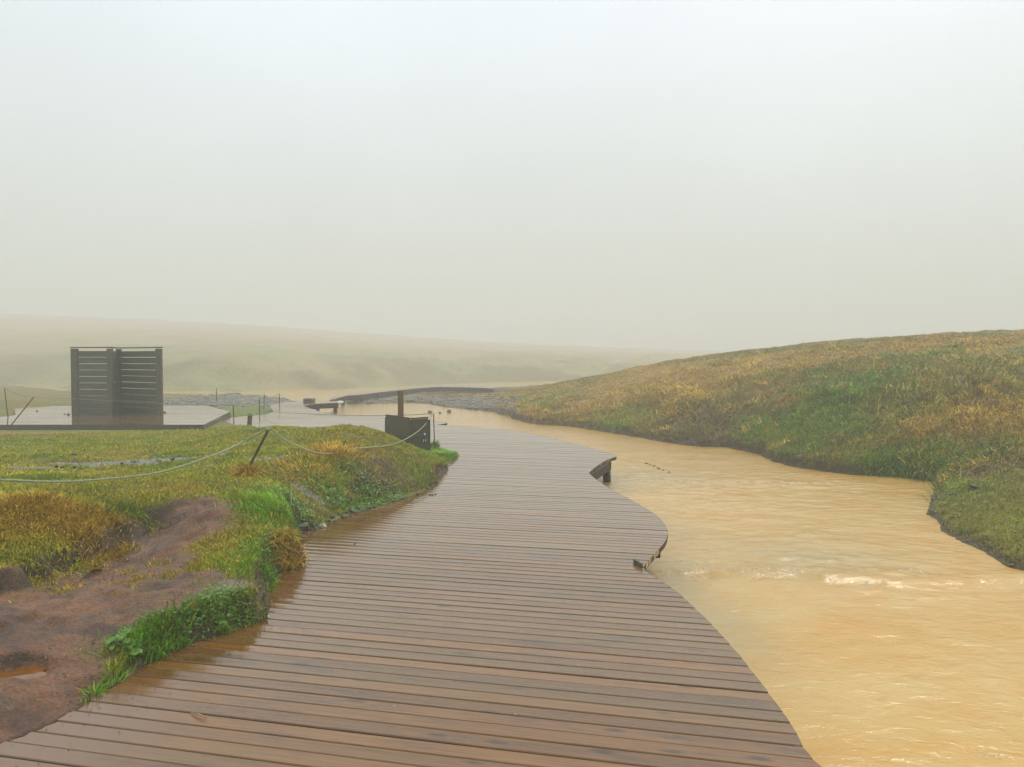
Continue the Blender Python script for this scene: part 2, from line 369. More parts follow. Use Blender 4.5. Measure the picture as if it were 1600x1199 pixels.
# low ground behind
edgeB = [P(*q)[:2] for q in [(300, 664), (352, 656), (357, 653.5), (380, 650.5), (415, 648), (427, 643.5), (424, 639), (420, 634.5), (437, 630.8), (455, 628.5), (482, 628.6)]] + \
        [P(*q, WZ)[:2] for q in [(462, 628.5), (440, 624.5), (400, 620.5), (372, 618.5), (330, 621), (300, 619.5), (250, 619), (110, 616), (50, 612), (0, 612), (-400, 608)]] + [(-60, 20), (-30, 17)]
tpsB = TPS([P(*q) for q in [(0, 640, .10), (0, 626, .2), (40, 628, .2), (80, 630, .05), (150, 628, -.12), (200, 628, -.15), (300, 626, -.25), (330, 630, -.2), (400, 626, -.25), (400, 632, -.18), (400, 642, -.05), (370, 648, -.03), (440, 627, -.2),
     (300, 660, -.12), (0, 662, -.12), (150, 655, -.15), (-200, 640, .05), (20, 645, .1), (16, 650, .04)]] + [(-55, 30, .2)])
# right bank
edgeR = [P(*q, WZ)[:2] for q in [(1000, 597), (900, 600), (860, 602.5), (800, 604), (740, 604.5), (680, 607), (620, 612), (560, 619), (528, 627), (532, 631.5), (560, 633), (600, 631), (640, 629.5), (668, 632), (690, 636.5), (720, 640.5), (745, 642),
     (770, 645), (792, 652), (812, 661), (840, 665), (880, 667), (920, 672), (960, 679), (1000, 686), (1040, 693), (1065, 697), (1095, 699), (1130, 700), (1160, 705), (1188, 711), (1200, 722), (1230, 730), (1265, 736), (1300, 740), (1345, 744),
     (1400, 746), (1430, 750), (1452, 753), (1446, 764), (1436, 776), (1432, 788), (1424, 800), (1438, 812), (1436, 832), (1455, 842), (1482, 852), (1505, 864), (1524, 876), (1538, 890), (1552, 902), (1600, 909), (1700, 925), (1900, 960)]] + [(16, 3), (70, -5), (90, 40), (70, 80), (30, 75)]
tpsR = TPS([P(*q) for q in [(600, 627, -.3), (700, 626, -.28), (700, 612, -.28), (620, 618, -.3), (760, 635, -.28), (760, 612, -.25), (800, 635, -.15), (830, 652, -.22), (860, 611, -.05), (850, 640, -.08), (900, 655, -.2), (950, 640, 0), (1470, 775, -.26)]] +
     [D(*q) for q in [(950, 610, 29), (950, 586, 33), (900, 597, 35), (870, 600, 38), (1000, 581, 31), (1050, 572, 30.5), (1100, 567, 30), (1200, 558, 28), (1300, 549, 26.5), (1400, 541, 25.5), (1500, 535, 25), (1600, 530, 24.5), (1750, 523, 24),
     (1000, 620, 24), (1000, 650, 21.2), (1000, 674, 19.7), (1100, 640, 20.5), (1100, 600, 24.5), (1100, 680, 18), (1200, 692, 16), (1200, 640, 18.5), (1200, 590, 22.5), (1300, 700, 14.4), (1300, 640, 17), (1300, 580, 21.5), (1400, 705, 13.6), (1400, 640, 16), (1400, 580, 20),
     (1440, 700, 13.3), (1500, 690, 13), (1500, 640, 15), (1500, 580, 19), (1600, 700, 12.2), (1600, 640, 14.5), (1600, 580, 18.5), (1500, 737, 11.8), (1600, 732, 11.2), (1600, 780, 9.2), (1530, 830, 8.6), (1600, 840, 8), (1600, 890, 7.2), (1800, 800, 8.5), (1800, 700, 11), (1900, 600, 17)]] +
     [(16, 5, -.1), (7, 42, .6), (12, 42, 1.5), (26, 40, 2.3), (30, 20, 1.9), (30, 8, .8), (50, 30, 2.6), (60, 5, 1.5), (40, 60, 1.5), (10, 60, -.1)])
# far hillside
edgeC = [P(*q, WZ)[:2] for q in [(-900, 600), (-400, 604), (0, 606), (60, 607.5), (110, 609.5), (230, 613.5), (345, 613.5), (420, 612), (480, 611), (560, 607.5), (640, 604), (700, 600), (800, 597), (950, 594), (1200, 592), (1600, 592)]] + [(200, 60), (280, 60), (280, 400), (-280, 400), (-280, 60)]

PUD = [(*P(30, 1054, .066), .13, .10), (*P(150, 888, .165), .05, .03)]
def landA(x, y):
    wob = (fbm(x * 5, y * 5, 3, 3) - .5) * .10 + (fbm(x * 18, y * 18, 5, 2) - .5) * .03
    d = sdist(x, y, polyA); dd = d + wob * sm(0.0, .06, np.abs(d) + .02)
    h = np.maximum(tpsA(x, y), .012)
    mud = np.clip(mud_mask(x, y), 0, 1)
    h = h + (fbm(x * 1.6, y * 1.6, 21, 4) - .5) * .10 * (1 - .6 * mud) * sm(.1, .6, d) * (1 - .75 * sm(12.5, 15, y)) - .03 * sm(13, 15.5, y) + (fbm(x * 9, y * 9, 22, 4) - .5) * .045 * sm(0, .2, d) + (fbm(x * 24, y * 24, 23, 3) - .5) * .02 * sm(0, .1, d) + mud * ((fbm(x * 5, y * 5, 24, 4) - .5) * .05 + (.5 - np.abs(fbm(x * 13, y * 9, 25, 4) - .5) * 4) * .012) * sm(.05, .3, d)
    lipd = sdist(x, y, mudpoly) + (fbm(x * 4, y * 4, 75, 3) - .5) * .22
    wl_ = sm(.75, .2, np.abs(sdist(x, y, lippoly)))
    h = h + wl_ * (.03 * sm(.02, -.06, lipd) * sm(-.6, -.1, lipd) - .10 * sm(-.04, .06, lipd) * sm(.8, .2, lipd))
    h = np.maximum(h, .004)
    for (qx, qy, qz, qa, qb) in PUD:
        k = sm(1.45, 1.0, np.hypot((x - qx) / qa, (y - qy) / qb)); h = h * (1 - k) + (qz - .012) * k
    z = h * sm(-.01, .13, dd)
    return np.where(dd > 0, z, np.maximum(-.9, dd * 5)), d
def landB(x, y):
    d = sdist(x, y, edgeB)
    h = tpsB(x, y) + (fbm(x * 1.3, y * 1.3, 31, 4) - .5) * .16
    return np.where(d > 0, np.minimum(h, WZ + .03 + d * .35) if False else h * sm(0, .5, d) + (WZ + .02) * (1 - sm(0, .5, d)), -.9), d
def landR(x, y):
    dist = np.hypot(x, y)
    wob = (fbm(x * 1.2, y * 1.2, 43, 4) - .5) * .5 + (fbm(x * 6, y * 6, 45, 3) - .5) * .16
    d = sdist(x, y, edgeR); dd = d + wob * sm(12, 16, dist) * .8
    h = tpsR(x, y)
    up = sm(.1, 1.5, d)
    tuss = (fbm(x * .8, y * .8, 51, 3) - .5) * .55 * up + (np.abs(fbm(x * 1.6, y * 1.6, 52, 4) - .5) * -2 + .22) * .5 * up + (fbm(x * 5, y * 5, 53, 4) - .5) * .14 * sm(0, .4, d)
    ridge = sm(20, 26, dist * (1 + .35 * sm(5, -5, x)))
    h = h + tuss * (1 - .7 * ridge)
    under = sm(-.02, .30, dd)
    z = (WZ - .15) * (1 - under) + h * under
    return np.where(dd > -.25, np.maximum(z, -.9), -.9), d
az_k = np.array([math.atan((p - 800) / FPX) for p in (-900, 0, 300, 600, 850, 1100, 1600, 2400)])
rz_k = np.array([21.5, 19.4, 16.0, 11.0, 7.4, 4.8, 3.2, 2.6])
def landC(x, y):
    d = sdist(x, y, edgeC)
    az = np.arctan2(x, y); A = np.interp(az, az_k, rz_k)
    gul = fbm(x * .16, y * .16, 61, 4)
    z = WZ - .1 + 1.5 * sm(0, 7, d + (gul - .5) * 9) * sm(0, 1.5, d) + (A - 1.1) * np.minimum(1, np.maximum(0, (d - 2) / 220)) ** .92
    z = z - sm(235, 320, d) * 3.0
    z = z + (fbm(x * .22, y * .22, 62, 5) - .5) * 1.0 * sm(1, 8, d) + (fbm(x * 1.3, y * 1.3, 66, 4) - .5) * .4 * sm(0, 3, d)
    return np.where(d > 0, z, -.9), d
# mud patches on the near bank: polygons on the ground
mudpoly = [P(*q)[:2] for q in [(-300, 930, .2), (0, 905, .2), (60, 880, .22), (110, 858, .25), (165, 835, .3), (215, 808, .35), (255, 792, .38), (300, 776, .42), (340, 782, .42), (352, 800, .38), (335, 830, .3), (300, 850, .25), (330, 870, .22), (370, 905, .19),
     (372, 930, .17), (330, 945, .16), (270, 960, .15), (225, 985, .12), (190, 1000, .1), (200, 1035, .06), (218, 1048, .03), (240, 1075, 0), (200, 1115, 0), (100, 1160, 0), (0, 1180, 0), (-300, 1300, 0)]]
lippoly = [P(*q)[:2] for q in [(-300, 925, .2), (0, 905, .2), (60, 880, .22), (110, 858, .25), (165, 835, .3), (205, 812, .35)]]; lippoly = lippoly + lippoly[::-1][1:-1]
greenspots = [(P(240, 880, .22), .35, .3), (P(300, 890, .2), .45, .35), (P(110, 900, .19), .25, .12), (P(330, 860, .24), .3, .3)]
def mud_mask(x, y):
    d = sdist(x, y, mudpoly) + (fbm(x * 3, y * 3, 71, 4) - .5) * .5
    m = sm(-.06, .12, d)
    for (c, r, s) in greenspots:
        g = np.exp(-((x - c[0]) ** 2 + (y - c[1]) ** 2) / r ** 2) * .45 * sm(.45, .65, fbm(x * 7, y * 7, 73, 4))
        m = m * (1 - np.clip(g, 0, .9))
    return m
def height(x, y, full=False):
    x = np.asarray(x, float); y = np.asarray(y, float)
    za, da = landA(x, y); zb, db = landB(x, y); zr, dr = landR(x, y); zc, dc = landC(x, y)
    z = np.maximum.reduce([za, zb, zr, zc, np.full(x.shape, -.9)])
    if full:
        reg = np.where(da > -.02, 1, np.where(dc > 0, 4, np.where(dr > -.25, 3, np.where(db > 0, 2, 0))))
        return z, reg, (da, db, dr, dc)
    return z
def T(px, py, dmin=2.2, dmax=160):
    x, y, zz = ray(px, py)
    t = np.geomspace(dmin, dmax, 420)
    below = np.where(HC + zz * t < height(x * t, y * t))[0]
    i = below[0] if len(below) else len(t) - 1
    t = np.linspace(t[max(i - 1, 0)], t[i], 40)
    hz = height(x * t, y * t); below = np.where(HC + zz * t < hz)[0]
    i = below[0] if len(below) else len(t) - 1
    return (x * t[i], y * t[i], float(hz[i]))

# ------------------------------------------------------------------ ground colours (linear albedo) and wetness
GREEN = np.array((.095, .13, .007)); YGREEN = np.array((.17, .165, .010)); DRY = np.array((.33, .19, .032)); BROWNG = np.array((.165, .105, .025))
BRIGHT = np.array((.10, .215, .006)); SOIL = np.array((.055, .034, .018)); MUD = np.array((.125, .056, .024)); GRAVEL = np.array((.155, .135, .095)); MOSS = np.array((.16, .155, .012)); REDDRY = np.array((.26, .115, .04))
_bl = {}
def blobs():
    if 'L' in _bl: return _bl
    # (px, py, rx px, depth radius m, colour, strength)
    _bl['L'] = [(*T(px, py)[:2], rx, ry, c, s) for (px, py, rx, ry, c, s) in [
        (500, 720, 25, .4, DRY * .9, .9), (470, 745, 30, .3, DRY * .7, .7), (540, 690, 70, 1.0, BROWNG * 1.1, .7), (600, 710, 60, .7, BROWNG, .8), (640, 715, 35, .5, np.array((.12, .075, .05)), .6),
        (500, 685, 120, 1.2, YGREEN * .9, .5), (690, 710, 40, .8, BRIGHT * .85, .9), (660, 745, 50, .5, GREEN, .9), (560, 785, 110, .4, BRIGHT * .7, .9), (450, 800, 60, .5, BRIGHT * .8, .85),
        (90, 812, 110, .25, DRY * .9, 1.0), (20, 850, 50, .25, YGREEN, .7), (180, 800, 50, .2, GREEN * .9, .8), (60, 680, 200, 1.5, BROWNG * 1.1, .55), (250, 680, 150, 1.2, YGREEN, .6), (150, 705, 200, .7, YGREEN, .7),
        (420, 880, 50, .35, BRIGHT * .9, .9), (390, 790, 60, .4, GREEN * .9, .6), (440, 850, 30, .3, YGREEN, .6), (300, 955, 60, .15, BRIGHT * .7, .9), (220, 1010, 40, .15, BRIGHT * .75, 1.0), (100, 740, 200, .5, YGREEN * 1.1, .6), (300, 745, 100, .5, YGREEN, .7)]]
    _bl['R'] = [(*T(px, py)[:2], rx, ry, c, s) for (px, py, rx, ry, c, s) in [
        (1280, 640, 75, 1.7, BRIGHT * .9, 1.0), (1330, 605, 70, 1.5, BRIGHT * .85, .9), (1210, 670, 50, .8, BRIGHT * .7, .9), (1220, 725, 60, .7, GREEN, .9), (1340, 725, 90, .6, MOSS * .9, .9), (1390, 720, 40, .6, BRIGHT * .7, .8), (950, 660, 60, .8, BRIGHT, 1.0), (880, 650, 60, 1.0, YGREEN * .8, .7),
        (1000, 590, 90, 3.0, DRY, 1.0), (1080, 610, 70, 2.0, DRY * 1.0, .9), (1150, 580, 110, 2.2, DRY * .95, .9), (1250, 560, 130, 1.8, DRY * .9, .85), (1450, 535, 170, 1.3, DRY * .8, .8), (1580, 640, 90, 1.5, DRY * .95, .9), (1540, 660, 60, .8, DRY, .9), (1420, 685, 50, .6, BROWNG * 1.3, .8), (1230, 635, 30, .5, REDDRY, 1.0), (1390, 625, 30, .5, REDDRY, .9),
        (1080, 650, 55, 1.5, SOIL * 1.3, .9), (1100, 685, 45, .8, np.array((.12, .075, .04)), 1.0), (1130, 640, 45, 1.0, BROWNG * .7, .8), (1500, 560, 120, 1.5, GREEN, .7), (1560, 560, 90, 1.2, GREEN * .9, .8), (1450, 600, 80, 1.2, YGREEN * .8, .7), (1530, 600, 90, 1.2, BROWNG, .8), (1200, 610, 60, 1.2, BROWNG, .6), (800, 630, 70, 3, YGREEN * .8, .9), (860, 612, 80, 4, YGREEN * .85, .9), (960, 630, 90, 2.5, BROWNG * 1.0, .6),
        (1500, 800, 110, 1.6, MOSS * .95, .9), (1580, 770, 60, 1.2, YGREEN * .9, .8), (1490, 770, 40, .8, GREEN * 1.1, .7), (1540, 738, 50, .25, np.array((.20, .12, .08)), .9), (1560, 700, 60, .8, GREEN * .8, .8), (1440, 730, 40, .5, GREEN * .7, .7)]]
    return _bl
def apply_blobs(c, x, y, lst):
    wx = (fbm(x * 2.2, y * 2.2, 91, 3) - .5) * .5; wy = (fbm(x * 2.2, y * 2.2, 92, 3) - .5) * .5
    for (bx, by, rx, ry, bc, s) in lst:
        rw = rx * math.hypot(bx, by) / FPX
        q = ((x - bx) / rw + wx * 1.2) ** 2 + ((y - by) / ry + wy * 1.2) ** 2
        k = np.exp(-q * .9)[:, None] * s
        c[:] = c * (1 - k) + bc * k
def ground_colour(x, y, z, reg, ds, slope):
    da, db, dr, dc = ds; B = blobs()
    n = len(x); c = np.tile(GREEN, (n, 1)).astype(float); wet = np.full(n, .15)
    f1 = fbm(x * .7, y * .7, 81, 4)[:, None]; f2 = fbm(x * 3.1, y * 3.1, 82, 4)[:, None]; f3 = fbm(x * .12, y * .12, 83, 4)[:, None]
    # left bank
    A = reg == 1
    if A.any():
        xa, ya = x[A], y[A]
        ca = GREEN * 1.0 * (1 - sm(.4, .6, f2[A])) + YGREEN * 1.05 * sm(.4, .6, f2[A]); ca = ca * (1 - .5 * sm(.5, .65, f1[A])) + BROWNG * 1.1 * .5 * sm(.5, .65, f1[A])
        apply_blobs(ca, xa, ya, B['L'])
        m = mud_mask(xa, ya)[:, None]
        dk = sm(.5, .68, fbm(xa * 4, ya * 6, 97, 5))[:, None]; ca = ca * (1 - m) + MUD * (.85 + .5 * f2[A]) * (1 - .45 * dk) * m
        # soil shows on steep faces
        k = sm(.6, 1.2, slope[A])[:, None]; ca = ca * (1 - k * .9) + SOIL * 1.1 * k * .9
        k = (sm(.07, .0, da[A]))[:, None] * (1 - m); ca = ca * (1 - k * .8) + SOIL * .8 * k
        c[A] = ca; wa = (m[:, 0] * .36 + .1) * (1 - sm(.35, .8, slope[A]))
        # wet, bare strip across the field and orange puddles in the mud
        for (px, py, rx, ry, col_, st) in WETS:
            q = T(px, py); rw = rx * math.hypot(q[0], q[1]) / FPX
            g = np.exp(-(((xa - q[0]) / rw) ** 2 + ((ya - q[1]) / ry) ** 2) ** 1.5 * 1.0) * st
            g = np.clip(g * 1.6 - .9 * fbm(xa * 6, ya * 6, 95, 3), 0, 1)
            wa = np.maximum(wa, g); c_ = np.array(col_); ca = c[A]; ca = ca * (1 - g[:, None]) + c_ * g[:, None]; c[A] = ca
        wet[A] = wa
    Bm = reg == 2
    if Bm.any():
        xb, yb = x[Bm], y[Bm]
        g = sm(.42, .6, f2[Bm] + .12 * (f1[Bm] - .5)) * .9
        near = sm(32, 25, yb)[:, None]
        left = sm(-12, -16, xb)[:, None]
        cb = GRAVEL * (1 - np.maximum(near, left)) + (GREEN * 1.1) * np.maximum(near, left)
        cb = cb * (1 - left) + (DRY * .55 * (1 - g) + GREEN * g) * left
        c[Bm] = cb
    Rm = reg == 3
    if Rm.any():
        xr, yr = x[Rm], y[Rm]
        t = sm(.38, .62, f1[Rm]); cr = YGREEN * .75 * (1 - t) + BROWNG * 1.15 * t
        t = sm(.5, .62, f2[Rm]) * .5; cr = cr * (1 - t) + DRY * .8 * t
        t = sm(.55, .4, f3[Rm]) * .5; cr = cr * (1 - t) + GREEN * t
        apply_blobs(cr, xr, yr, B['R'])
        k = (sm(20, 25, np.hypot(xr, yr)) * sm(.35, .6, fbm(xr * .9, yr * .9, 87, 3)) * .75)[:, None]; cr = cr * (1 - k) + DRY * .95 * k
        g = (sm(.8, -1.2, xr + (f2[Rm][:, 0] - .5) * 3) * sm(24, 28, yr) * sm(3.5, 1.5, dr[Rm]))[:, None]; cr = cr * (1 - g) + GRAVEL * .8 * g
        stn = (sm(.35, .08, dr[Rm]) * sm(12.6, 11.5, yr))[:, None] * sm(.5, .56, f2[Rm]); cr = cr * (1 - stn) + GRAVEL * .55 * stn
        k = sm(.8, 1.8, slope[Rm])[:, None]; cr = cr * (1 - k * .6) + SOIL * k * .6
        k = np.where(yr > 12.7, sm(.24, .08, z[Rm] - WZ), sm(.09, .01, z[Rm] - WZ))[:, None]; cr = cr * (1 - k * .85) + SOIL * .7 * k * .85
        c[Rm] = cr; wet[Rm] = .1 + .5 * stn[:, 0] + .4 * g[:, 0]
    Cm = reg == 4
    if Cm.any():
        xc, yc = x[Cm], y[Cm]
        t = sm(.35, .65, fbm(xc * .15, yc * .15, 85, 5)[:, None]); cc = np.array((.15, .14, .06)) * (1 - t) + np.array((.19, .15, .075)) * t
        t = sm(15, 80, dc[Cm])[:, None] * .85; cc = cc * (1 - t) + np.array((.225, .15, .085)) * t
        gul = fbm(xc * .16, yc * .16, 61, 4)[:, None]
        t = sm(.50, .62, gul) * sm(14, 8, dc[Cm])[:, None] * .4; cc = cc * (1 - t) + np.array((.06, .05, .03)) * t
        c[Cm] = cc * 1.6; wet[Cm] = 0  # far hill brightened to blend into the fog: haze put into its colour
    O = reg == 0; c[O] = SOIL
    return np.clip(c, 0, 1), np.clip(wet, 0, 1)
WPUD = (.13, .12, .09)
WETS = [(60, 730, 70, .10, WPUD, 1.1), (130, 727, 60, .17, WPUD, 1.4), (185, 724, 60, .20, WPUD, 1.6), (240, 719, 50, .2, WPUD, 1.6), (300, 715, 60, .14, WPUD, 1.3), (335, 727, 30, .14, WPUD, 1.2), (430, 717, 50, .12, WPUD, 1.1), (480, 770, 30, .1, WPUD, .9), (285, 800, 35, .2, (.11, .08, .06), .5), (245, 850, 50, .25, (.11, .08, .06), .6),
        (370, 915, 40, .15, (.13, .10, .08), .8), (10, 1103, 14, .03, (.2, .11, .05), .6)]

# ------------------------------------------------------------------ ground sheet
def axis(segs, lo, hi, g=1.07):
    a = [segs[0][0]]
    for s, e_, st in segs:
        n = max(1, int(round((e_ - s) / st))); a += [s + (e_ - s) * (k + 1) / n for k in range(n)]
    st = segs[-1][2]
    while a[-1] < hi: st *= g; a.append(min(hi, a[-1] + st))
    b = [a[0]]; st = segs[0][2]
    while b[-1] > lo: st *= g; b.append(max(lo, b[-1] - st))
    return np.array(sorted(set(b[1:] + a)))
gx = axis([(-12, -5, .08), (-5, .6, .03), (.6, 3, .2), (3, 14, .08), (14, 22, .14)], -275, 275)
gy = axis([(2.6, 9.5, .03), (9.5, 20, .075), (20, 48, .2), (48, 90, .6)], -20, 390)
GX, GY = np.meshgrid(gx, gy); X = GX.ravel(); Y = GY.ravel()
Z, REG, DS = height(X, Y, True)
Zg = Z.reshape(GX.shape)
sy, sx = np.gradient(Zg, gy, gx); SL = np.hypot(sx, sy).ravel()
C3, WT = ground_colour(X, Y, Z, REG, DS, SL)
ny, nx = GX.shape
ii = (np.arange(ny - 1)[:, None] * nx + np.arange(nx - 1)[None]).ravel()
gq = np.stack([ii, ii + 1, ii + nx + 1, ii + nx], 1)
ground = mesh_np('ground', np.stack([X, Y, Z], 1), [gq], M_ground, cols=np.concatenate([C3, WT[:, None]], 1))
tag(ground, 'grassy banks, mud and hillside around the river', kind='structure')

# ------------------------------------------------------------------ river
wx_ = axis([(-1, 9, .045), (9, 16, .12)], -70, 90, 1.1); wy_ = axis([(1.6, 13.5, .045), (13.5, 30, .15)], -8, 75, 1.1)
WX, WY = np.meshgrid(wx_, wy_); x = WX.ravel(); y = WY.ravel()
def weir(x):
    return 7.05 + .25 * np.sin(x * 1.1 + .5) + (fbm(x * 1.5, x * 0, 7, 3) - .5) * .5
def bl(pts):
    r = 0
    for (px, py, rx, ry, s) in pts:
        q = P(px, py, WZ); rw = rx * q[1] / FPX
        r = r + s * np.exp(-(((x - q[0]) / rw) ** 2 + ((y - q[1]) / ry) ** 2))
    return r
foam_glints = bl([(1120, 893, 60, .16, .55), (1075, 878, 40, .2, .35), (1175, 888, 80, .22, .5), (1260, 835, 45, .15, .5), (1220, 868, 60, .25, .3), (1255, 892, 35, .15, .45), (1340, 888, 40, .15, .45), (1412, 890, 30, .2, .6), (1480, 897, 50, .15, .35),
           (1060, 755, 60, .25, .45), (1130, 754, 90, .12, .5), (1260, 757, 140, .12, .42), (960, 745, 50, .5, .25), (1100, 735, 60, .5, .2), (1090, 785, 70, .3, .35), (1020, 780, 60, .3, .2), (1030, 708, 60, .4, .2), (1395, 995, 18, .06, .6), (1505, 993, 12, .05, .5), (1480, 1190, 60, .15, .35), (1560, 1170, 30, .2, .35), (1330, 770, 150, 1.2, .1)])  # spots of river froth, together with sun glints painted as white colour
foam_glints = foam_glints + .42 * np.exp(-((y - weir(x) + .02) / .10) ** 2) * sm(.35, .65, fbm(x * 2.2, y * 2.2, 109, 3)) * 1.3 * sm(1.6, 2.4, x) + .40 * np.exp(-((y - 12.4 - .12 * np.sin(x * 1.3)) / .13) ** 2) * sm(.35, .6, fbm(x * 1.5, y * 1.5, 110, 3)) * sm(2.2, 3, x) * sm(7, 6, x)
green = np.clip(bl([(1250, 870, 150, .8, .6), (1030, 830, 80, 1.0, .5), (1010, 745, 120, 1.2, .5), (1050, 900, 40, .6, .7), (1120, 960, 80, .8, .45), (960, 760, 40, .8, .5), (1150, 1000, 80, .8, .3)]), 0, .8)
rough_ = bl([(1150, 870, 170, .9, 1), (1330, 880, 170, .7, .8), (1050, 760, 120, 1.2, .9), (1200, 757, 160, .5, .7), (1000, 710, 120, 1, .4), (1500, 1180, 150, .4, .6), (1400, 1000, 120, .3, .5), (1100, 800, 140, .8, .6)])
amp = .45 + np.clip(foam_glints, 0, 1) * 2.2 + rough_ * 1.6
Wz = WZ + ((fbm(x * 1.3 + y * .3, y * 2.4, 101, 4) - .5) * .018 + (fbm(x * 4.5, y * 7, 103, 4) - .5) * .016 * amp + (fbm(x * 14, y * 18, 105, 3) - .5) * .008 * amp) * sm(40, 12, y)
wl = weir(x); step = sm(.14, -.14, y - wl)
Wz = Wz - .045 * step * sm(15, 9, y) + .03 * np.exp(-((y - wl + .22) / .1) ** 2) * fbm(x * 3, y * 3, 107, 3) * sm(1.2, 2.2, x)
nyw, nxw = WX.shape; ii = (np.arange(nyw - 1)[:, None] * nxw + np.arange(nxw - 1)[None]).ravel()
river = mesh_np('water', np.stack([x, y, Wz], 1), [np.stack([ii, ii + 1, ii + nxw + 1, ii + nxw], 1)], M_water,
                cols=np.stack([np.clip(foam_glints, 0, .40), green, green * 0, green * 0 + 1], 1))
tag(river, 'opaque tan geothermal river water', kind='structure')

M_puddle = simple('rusty_puddle_water', (0.20, 0.075, 0.010), 0.06, 0.3, 9, bump=0.02)
for (qx, qy, qz, qa, qb) in PUD:
    n_ = 40; V_ = [(qx, qy, qz)]
    for k in range(n_):
        a_ = k * 2 * math.pi / n_; r_ = 1.02 + .14 * math.sin(a_ * 3 + qx * 9) + .08 * math.sin(a_ * 7 + 1)
        V_.append((qx + qa * r_ * math.cos(a_), qy + qb * r_ * math.sin(a_), qz))
    tag(mesh_np('puddle', V_, [np.array([(0, k + 1, (k + 1) % n_ + 1) for k in range(n_)])], M_puddle), kind='structure')

# ------------------------------------------------------------------ boardwalks
def seg_hits(poly, k, ang):
    # intervals along u where the line n = k crosses the polygon
    u = (math.cos(ang), -math.sin(ang)); n = (math.sin(ang), math.cos(ang)); hits = []
    for i in range(len(poly)):
        a = poly[i]; b = poly[(i + 1) % len(poly)]
        na = a[0] * n[0] + a[1] * n[1] - k; nb = b[0] * n[0] + b[1] * n[1] - k
        if (na > 0) != (nb > 0):
            t = na / (na - nb); hits.append((a[0] + (b[0] - a[0]) * t) * u[0] + (a[1] + (b[1] - a[1]) * t) * u[1])
    hits.sort(); return [(hits[i], hits[i + 1]) for i in range(0, len(hits) - 1, 2)]
def planks(name, poly, z, ang, pitch, gap, mat, parent, mudf=None, thick=.045, seg=.5):
    u = np.array((math.cos(ang), -math.sin(ang))); n = np.array((math.sin(ang), math.cos(ang)))
    ns = [p[0] * n[0] + p[1] * n[1] for p in poly]; V = []; F = []; Cc = []
    k = math.floor(min(ns) / pitch); base = 0
    while k * pitch < max(ns):
        r = random.Random(k * 17 + 3); lo = k * pitch + r.uniform(0, .0025); hi = (k + 1) * pitch - gap * r.choice((.5, .8, 1, 1, 1.5)) + r.uniform(-.001, .001)
        a = seg_hits(poly, lo, ang); b = seg_hits(poly, hi, ang)
        if len(a) != len(b):
            c = seg_hits(poly, (lo + hi) / 2, ang)
            if len(a) < len(b) and len(a) == len(c) or not b: b = a
            else: a = b
        tone = r.random(); num = r.random(); dz = r.uniform(-.0012, .0012)
        for (a0, a1), (b0, b1) in zip(a, b):
            if a1 - a0 < .02 and b1 - b0 < .02: continue
            m = max(1, int(math.ceil(max(a1 - a0, b1 - b0) / seg)))
            if hi - lo < .02: continue
            for s in range(m + 1):
                t = s / m; ul = a0 + (a1 - a0) * t; uh = b0 + (b1 - b0) * t; um = ul
                wz = z + dz + .0012 * math.sin(ul * 1.7 + num * 40)
                for (q, nn, zz) in ((ul, lo, wz - thick), (ul, lo, wz - .004), (ul, lo + .004, wz), ((ul + uh) / 2, (lo + hi) / 2, wz - .0007), (uh, hi - .004, wz), (uh, hi, wz - .004), (uh, hi, wz - thick)):
                    p = u * q + n * nn; V.append((p[0], p[1], zz)); Cc.append((tone, num, 0, 0))
            for s in range(m):
                o = base + s * 7
                for j in range(6): F.append((o + j, o + 7 + j, o + 8 + j, o + 1 + j))
                F.append((o + 6, o + 13, o + 7, o))
            o = base; F.append((o, o + 1, o + 5, o + 6)); F.append((o + 1, o + 2, o + 4, o + 5))
            o = base + 7 * m; F.append((o + 6, o + 5, o + 1, o)); F.append((o + 5, o + 4, o + 2, o + 1))
            base += 7 * (m + 1)
        k += 1
    V = np.array(V); Cc = np.array(Cc)
    if mudf is not None:
        mm, ww = mudf(V[:, 0], V[:, 1]); Cc[:, 2] = mm; Cc[:, 3] = ww
    return mesh_np(name, V, [np.array(F)], mat, parent, smooth=False, cols=Cc)
def strip(name, pts, z0, z1, th, mat, parent):
    # a board following the line pts, its outer face on the line, th thick towards the left of travel
    V = []; F = []; n = len(pts)
    for i in range(n):
        a = np.array(pts[max(i - 1, 0)][:2]); b = np.array(pts[min(i + 1, n - 1)][:2]); t = (b - a) / max(1e-9, np.linalg.norm(b - a)); nn = np.array((-t[1], t[0])); p = np.array(pts[i][:2])
        for q, z in ((p, z0), (p, z1), (p + nn * th, z1), (p + nn * th, z0)): V.append((q[0], q[1], z))
    for i in range(n - 1):
        o = i * 4
        for j in range(4): F.append((o + j, o + 4 + j, o + 4 + (j + 1) % 4, o + (j + 1) % 4))
    F.append((0, 1, 2, 3)); o = 4 * (n - 1); F.append((o + 3, o + 2, o + 1, o))
    return mesh_np(name, V, [np.array(F)], mat, parent, smooth=False)

